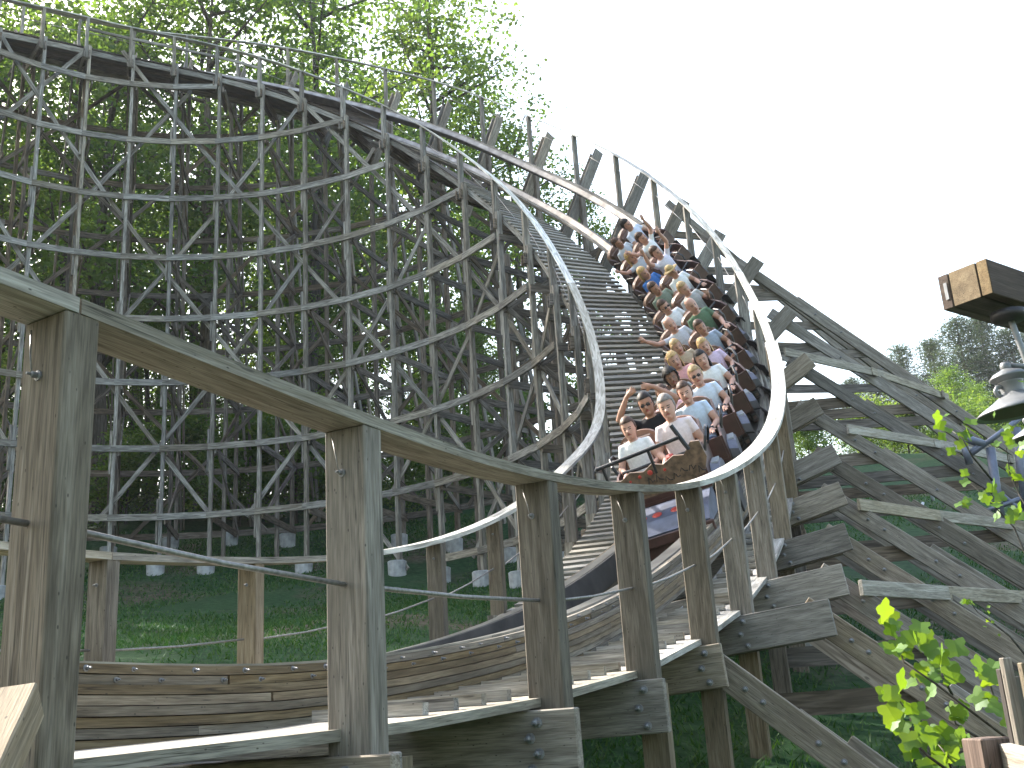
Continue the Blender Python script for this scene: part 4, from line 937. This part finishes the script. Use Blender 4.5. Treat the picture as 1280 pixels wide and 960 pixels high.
# ------------------------------------------------------------------ right foreground: lamp beam, lamp, fence, sapling, steel frame
bd = Vector((.80, .60, 0)); bs = Vector((.60, -.80, 0)); b0 = px(1206, 356, 5.0)
beam = tag(empty('lamp_beam', b0), 'heavy brown timber beam with fresh cut end sticking out at upper right', 'beam')
for off, w, m in ((0.0, .15, 'beam'), (.107, .06, 'beam'), (-.107, .06, 'beam')):
    P('beam_board', beam, b0 + bs * off, b0 + bs * off + bd * 4.2, .185, w - .003, UP, M[m], c=.004)
    P('end_grain', beam, b0 + bs * off - bd * .004, b0 + bs * off - bd * .0005, .180, w - .008, UP, M['endgrain'] if off > -.05 else M['beam'])
P('metal_tag', beam, b0 - bs * .10 - bd * .007 - UP * .045, b0 - bs * .10 - bd * .007 + UP * .045, .018, .002, bs, M['bolt'])
M['lampgrey'] = plain('lamp_grey_enamel', (0.17, 0.175, 0.185), 0.42, 0.3, 0.25, 6); M['lampin'] = plain('lamp_inside', (0.09, 0.075, 0.065), 0.6, 0.1, 0.3)
def lamp(ax, label, s, tilt):
    L = tag(empty('hanging_lamp', ax), label, 'lamp')
    q = Matrix.Rotation(tilt, 3, 'Y')
    def part(name, prof, mat, parent, closed=False, n=28):
        mb = MB(); mb.lathe(prof, (0, 0, 0), None, n, closed); mb.v = [tuple(q @ (Vector(p) * s)) for p in mb.v]; o = mb.build(name, mat, parent, True); return o
    sh = part('shade', [(.205, 0), (.208, .004), (.17, .030), (.11, .062), (.075, .085), (.062, .10), (.055, .10), (.068, .082), (.105, .055), (.165, .022), (.198, .0)], M['lampgrey'], L)
    part('shade_lining', [(.196, .004), (.10, .05), (.03, .075)], M['lampin'], sh)
    part('neck', [(.056, .09), (.054, .12), (.060, .15), (.066, .165), (.04, .168)], M['lampgrey'], L)
    part('cap', [(.064, .158), (.092, .178), (.094, .184), (.070, .205), (.03, .222), (.026, .225)], M['lampgrey'], L)
    part('finial', [(.002, .262), (.02, .26), (.027, .245), (.026, .215), (.02, .21)], M['lampgrey'], L)
    mb = MB()
    mb.tube([q @ (Vector(p) * s) for p in ((-.055, -.01, .085), (-.085, -.01, .095), (-.092, -.01, .118), (-.078, -.01, .138), (-.054, -.01, .136))], .011 * s, 8); mb.build('clamp_ear', M['lampgrey'], L, True)
    return L, q
lp = px(1274, 515, 5.0); lampo, lq = lamp(lp, 'grey enamel lamp with wide shade hanging under the timber beam', .98, R(-5))
mb = MB(); e0 = lq @ Vector((.01, 0, .243)); mb.tube([e0, e0 + Vector((.06, 0, -.012)), e0 + Vector((.105, .0, -.02))], .014, 8)
tp_ = px(1262, 402, 5.02) - lp; mb.tube([e0 + Vector((.105, 0, -.03)), e0 + Vector((.10, 0, .0)), tp_ + Vector((.012, 0, -.02)), tp_ + Vector((0, 0, .05))], .016, 10); mb.build('hanger_pipe', M['lampgrey'], lampo, True)
mb = MB(); mb.lathe([(.02, -.02), (.07, -.02), (.085, 0), (.085, .03), (.02, .03)], tp_ + Vector((0, 0, .02)), None, 18); mb.build('ceiling_box', M['frame'], lampo, True)
lamp(px(1302, 545, 7.0), 'second lamp shade partly cut off at the right edge below the first', 1.0, R(-5))
# timber fence at the corner
fn = tag(empty('picket_fence', px(1262, 960, 3.2)), 'weathered picket fence in the lower right corner behind the sapling', 'fence')
for k, (xa, ya, xb, yb, w, d, m) in enumerate(((1256, 822, 1263, 935, .030, 3.2, 'post'), (1249, 836, 1256, 930, .012, 3.27, 'beam'), (1268, 845, 1275, 960, .028, 3.27, 'post'), (1281, 828, 1289, 975, .040, 3.15, 'post'))):
    a, b = px(xa, ya, d), px(xb, yb, d); b.x, b.y = a.x, a.y; P('picket', fn, a, b - UP * .25, w, .022, Vector((1, .3, 0)), M[m], c=.003)
a = px(1231, 922, 2.9); P('fence_post', fn, a, Vector((a.x, a.y, -1.8)), .085, .085, Vector((1, .25, 0)), M['beam'], c=.004)
P('fence_rail', fn, px(1247, 951, 2.95), px(1330, 975, 2.5), .10, .03, UP, M['newwood'], c=.003)
ch(tube('cord', None, [px(1236, 965, 2.85), px(1240, 945, 2.86), px(1252, 937, 2.87), px(1262, 940, 2.9), px(1275, 960, 2.9)], .0035, M['black'], 6), fn)
# sapling with lobed leaves
M['sap'] = leaf_mat('tulip_leaf', (0.06, 0.13, 0.018), (0.095, 0.18, 0.024), (0.16, 0.24, 0.03), 0.5, (1.7, 1.45, 0.5))
LP = [(0, 0), (.12, .05), (.36, -.02), (.50, .16), (.40, .34), (.33, .45), (.44, .62), (.38, .86), (.17, .84), (0, .76)]
lf = [(x, y) for x, y in LP] + [(-x, y) for x, y in LP[-2:0:-1]]
lm = MB(); v = [(x, y, .16 * abs(x) - .10 * y * y) for x, y in lf]; nL = len(lf)
v += [(0, .25, 0), (0, .55, -.03)]
fcs = []
for i in range(nL):
    j = (i + 1) % nL; cidx = nL if (lf[i][1] + lf[j][1]) / 2 < .42 else nL + 1; fcs.append((i, j, cidx))
fcs += [(5, nL, nL + 1), (nL - 5, nL + 1, nL)]
lm.add(v, fcs); leaf_me = lm.mesh('leaf'); _a = leaf_me.attributes.new('lv', 'FLOAT', 'POINT'); _a.data.foreach_set('value', [0.5] * len(v)); leaf_me.materials.append(M['sap'])
def sapling(name, label, stems, leaves, depth, ls=.80):
    s = tag(empty(name, px(*stems[0][0], depth)), label, 'sapling'); rl = random.Random(12)
    for st in stems:
        n = len(st); pts = [px(x, y, depth + .10 * math.sin(k * 1.3 + x)) for k, (x, y) in enumerate(st)]
        mb = MB(); mb.tube(pts, [.0055 - .004 * k / (n - 1) for k in range(n)], 6); o = mb.build('stem', M['bark'], None, True); ch(o, s)
    for (x, y, n, sz) in leaves:
        for k in range(n + (1 if n > 2 else 0)):
            p = px(x + rl.gauss(0, 6 if n > 1 else 1), y + rl.gauss(0, 6 if n > 1 else 1), depth + rl.uniform(-.12, .12))
            d = Vector((rl.gauss(0, .6), rl.gauss(-.2, .5), rl.gauss(.5, .5))).normalized(); nn = Vector((rl.gauss(-.2, .5), -1.0, rl.gauss(.6, .4))); nn = (nn - d * nn.dot(d)).normalized(); xx = d.cross(nn)
            q = ls * sz * rl.uniform(.75, 1.2); o = link('leaf', leaf_me, None)
            o.matrix_world = Matrix(((xx.x * q, d.x * q, nn.x * q, p.x), (xx.y * q, d.y * q, nn.y * q, p.y), (xx.z * q, d.z * q, nn.z * q, p.z), (0, 0, 0, 1))); ch(o, s)
sapling('tulip_tree_sapling', 'yellow green lobed sapling reaching left across the lower braces beside the picket fence',
 [[(1275, 945), (1262, 925), (1215, 890), (1170, 855), (1130, 828), (1120, 800), (1118, 782)], [(1190, 868), (1178, 845), (1174, 822)], [(1235, 930), (1195, 905), (1185, 880)], [(1215, 985), (1160, 945), (1130, 915), (1116, 905)], [(1140, 925), (1138, 895), (1120, 870)], [(1190, 965), (1185, 945), (1172, 930)], [(1265, 915), (1245, 880), (1236, 850), (1224, 835)]],
 [(1118, 781, 3, .085), (1120, 812, 3, .08), (1142, 806, 3, .075), (1164, 818, 2, .075), (1197, 820, 1, .08), (1178, 833, 4, .08), (1150, 850, 2, .08), (1168, 852, 3, .08), (1190, 854, 2, .08), (1118, 872, 4, .09), (1136, 893, 3, .08), (1116, 909, 3, .085), (1200, 886, 3, .075), (1236, 852, 4, .085), (1238, 876, 3, .08), (1168, 920, 3, .085), (1148, 936, 4, .09), (1176, 938, 3, .085), (1190, 955, 3, .09), (1202, 932, 2, .085), (1128, 930, 2, .08), (1165, 960, 4, .09), (1255, 905, 2, .06), (1222, 845, 1, .04)], 3.6)
sapling('tulip_tree_sapling', 'thin upper sapling with sparse yellow green leaves under the lamp at the right edge',
 [[(1310, 760), (1285, 700), (1268, 660), (1250, 640), (1222, 612), (1208, 600)], [(1300, 840), (1262, 795), (1240, 778), (1222, 765), (1212, 752)], [(1300, 660), (1275, 620), (1262, 590), (1258, 560)], [(1240, 600), (1215, 570), (1203, 548), (1185, 535)]],
 [(1182, 536, 3, .085), (1180, 520, 1, .06), (1206, 546, 4, .085), (1200, 560, 2, .07), (1210, 605, 2, .06), (1243, 618, 3, .075), (1206, 628, 3, .07), (1248, 634, 3, .08), (1266, 650, 3, .08), (1271, 596, 3, .08), (1258, 556, 3, .07), (1275, 565, 2, .08), (1209, 750, 3, .045), (1233, 772, 3, .03), (1242, 778, 2, .025), (1265, 535, 2, .06), (1278, 640, 2, .08), (1242, 520, 1, .05), (1278, 478, 1, .06), (1247, 795, 1, .02)], 4.4, .62)
# steel tube frame beyond the braces
M['bluesteel'] = plain('blue_grey_steel', (0.12, 0.135, 0.18), 0.45, 0.3, 0.2)
sf = tag(empty('steel_frame', px(1250, 640, 17)), 'blue grey steel tube frame standing beyond the braces at the right edge', 'steel frame')
for a, b, r in (((1208, 572), (1290, 512), .045), ((1212, 566), (1222, 556), .03), ((1238, 560), (1252, 660), .075), ((1270, 535), (1284, 640), .075), ((1208, 548), (1230, 556), .07), ((1205, 555), (1212, 580), .06), ((1230, 640), (1290, 618), .04), ((1250, 616), (1290, 650), .035)):
    ch(tube('tube', None, [px(*a, 17), px(*b, 17)], r, M['bluesteel'], 10), sf)
sf2 = tag(empty('steel_frame', px(1172, 625, 30)), 'small pale steel railing glimpsed between the raking braces', 'railing')
for a, b in (((1158, 606), (1167, 626)), ((1167, 626), (1160, 600)), ((1174, 622), (1182, 606)), ((1150, 640), (1154, 628)), ((1168, 606), (1180, 604)), ((1145, 650), (1152, 630))):
    ch(tube('tube', None, [px(*a, 30), px(*b, 30)], .04, plain_white, 6), sf2)
# cut brace leaning on the nearest post
cb0, cb1 = px(22, 878, 2.45), px(-40, 1010, 2.15)
P('cut_brace', ofence, cb0, cb1, .10, .09, Vector((1, 0, 0)), M['newwood'], c=.004)

# ------------------------------------------------------------------ humid summer air
hz = MB(); hz.box((0, 150, 60), (480, 500, 110)); ho = link('haze', hz.mesh('haze'), None)
hm = bpy.data.materials.new('summer_haze'); hm.use_nodes = True; nn_ = hm.node_tree.nodes; nn_.remove(nn_['Principled BSDF'])
pv = nn_.new('ShaderNodeVolumePrincipled'); pv.inputs['Color'].default_value = (0.93, 0.96, 1.0, 1); pv.inputs['Density'].default_value = 0.0003; pv.inputs['Anisotropy'].default_value = 0.2
hm.node_tree.links.new(pv.outputs[0], nn_['Material Output'].inputs['Volume']); ho.data.materials.append(hm); tag(ho, 'pale summer haze filling the air over the hillside', 'haze', kind='stuff')
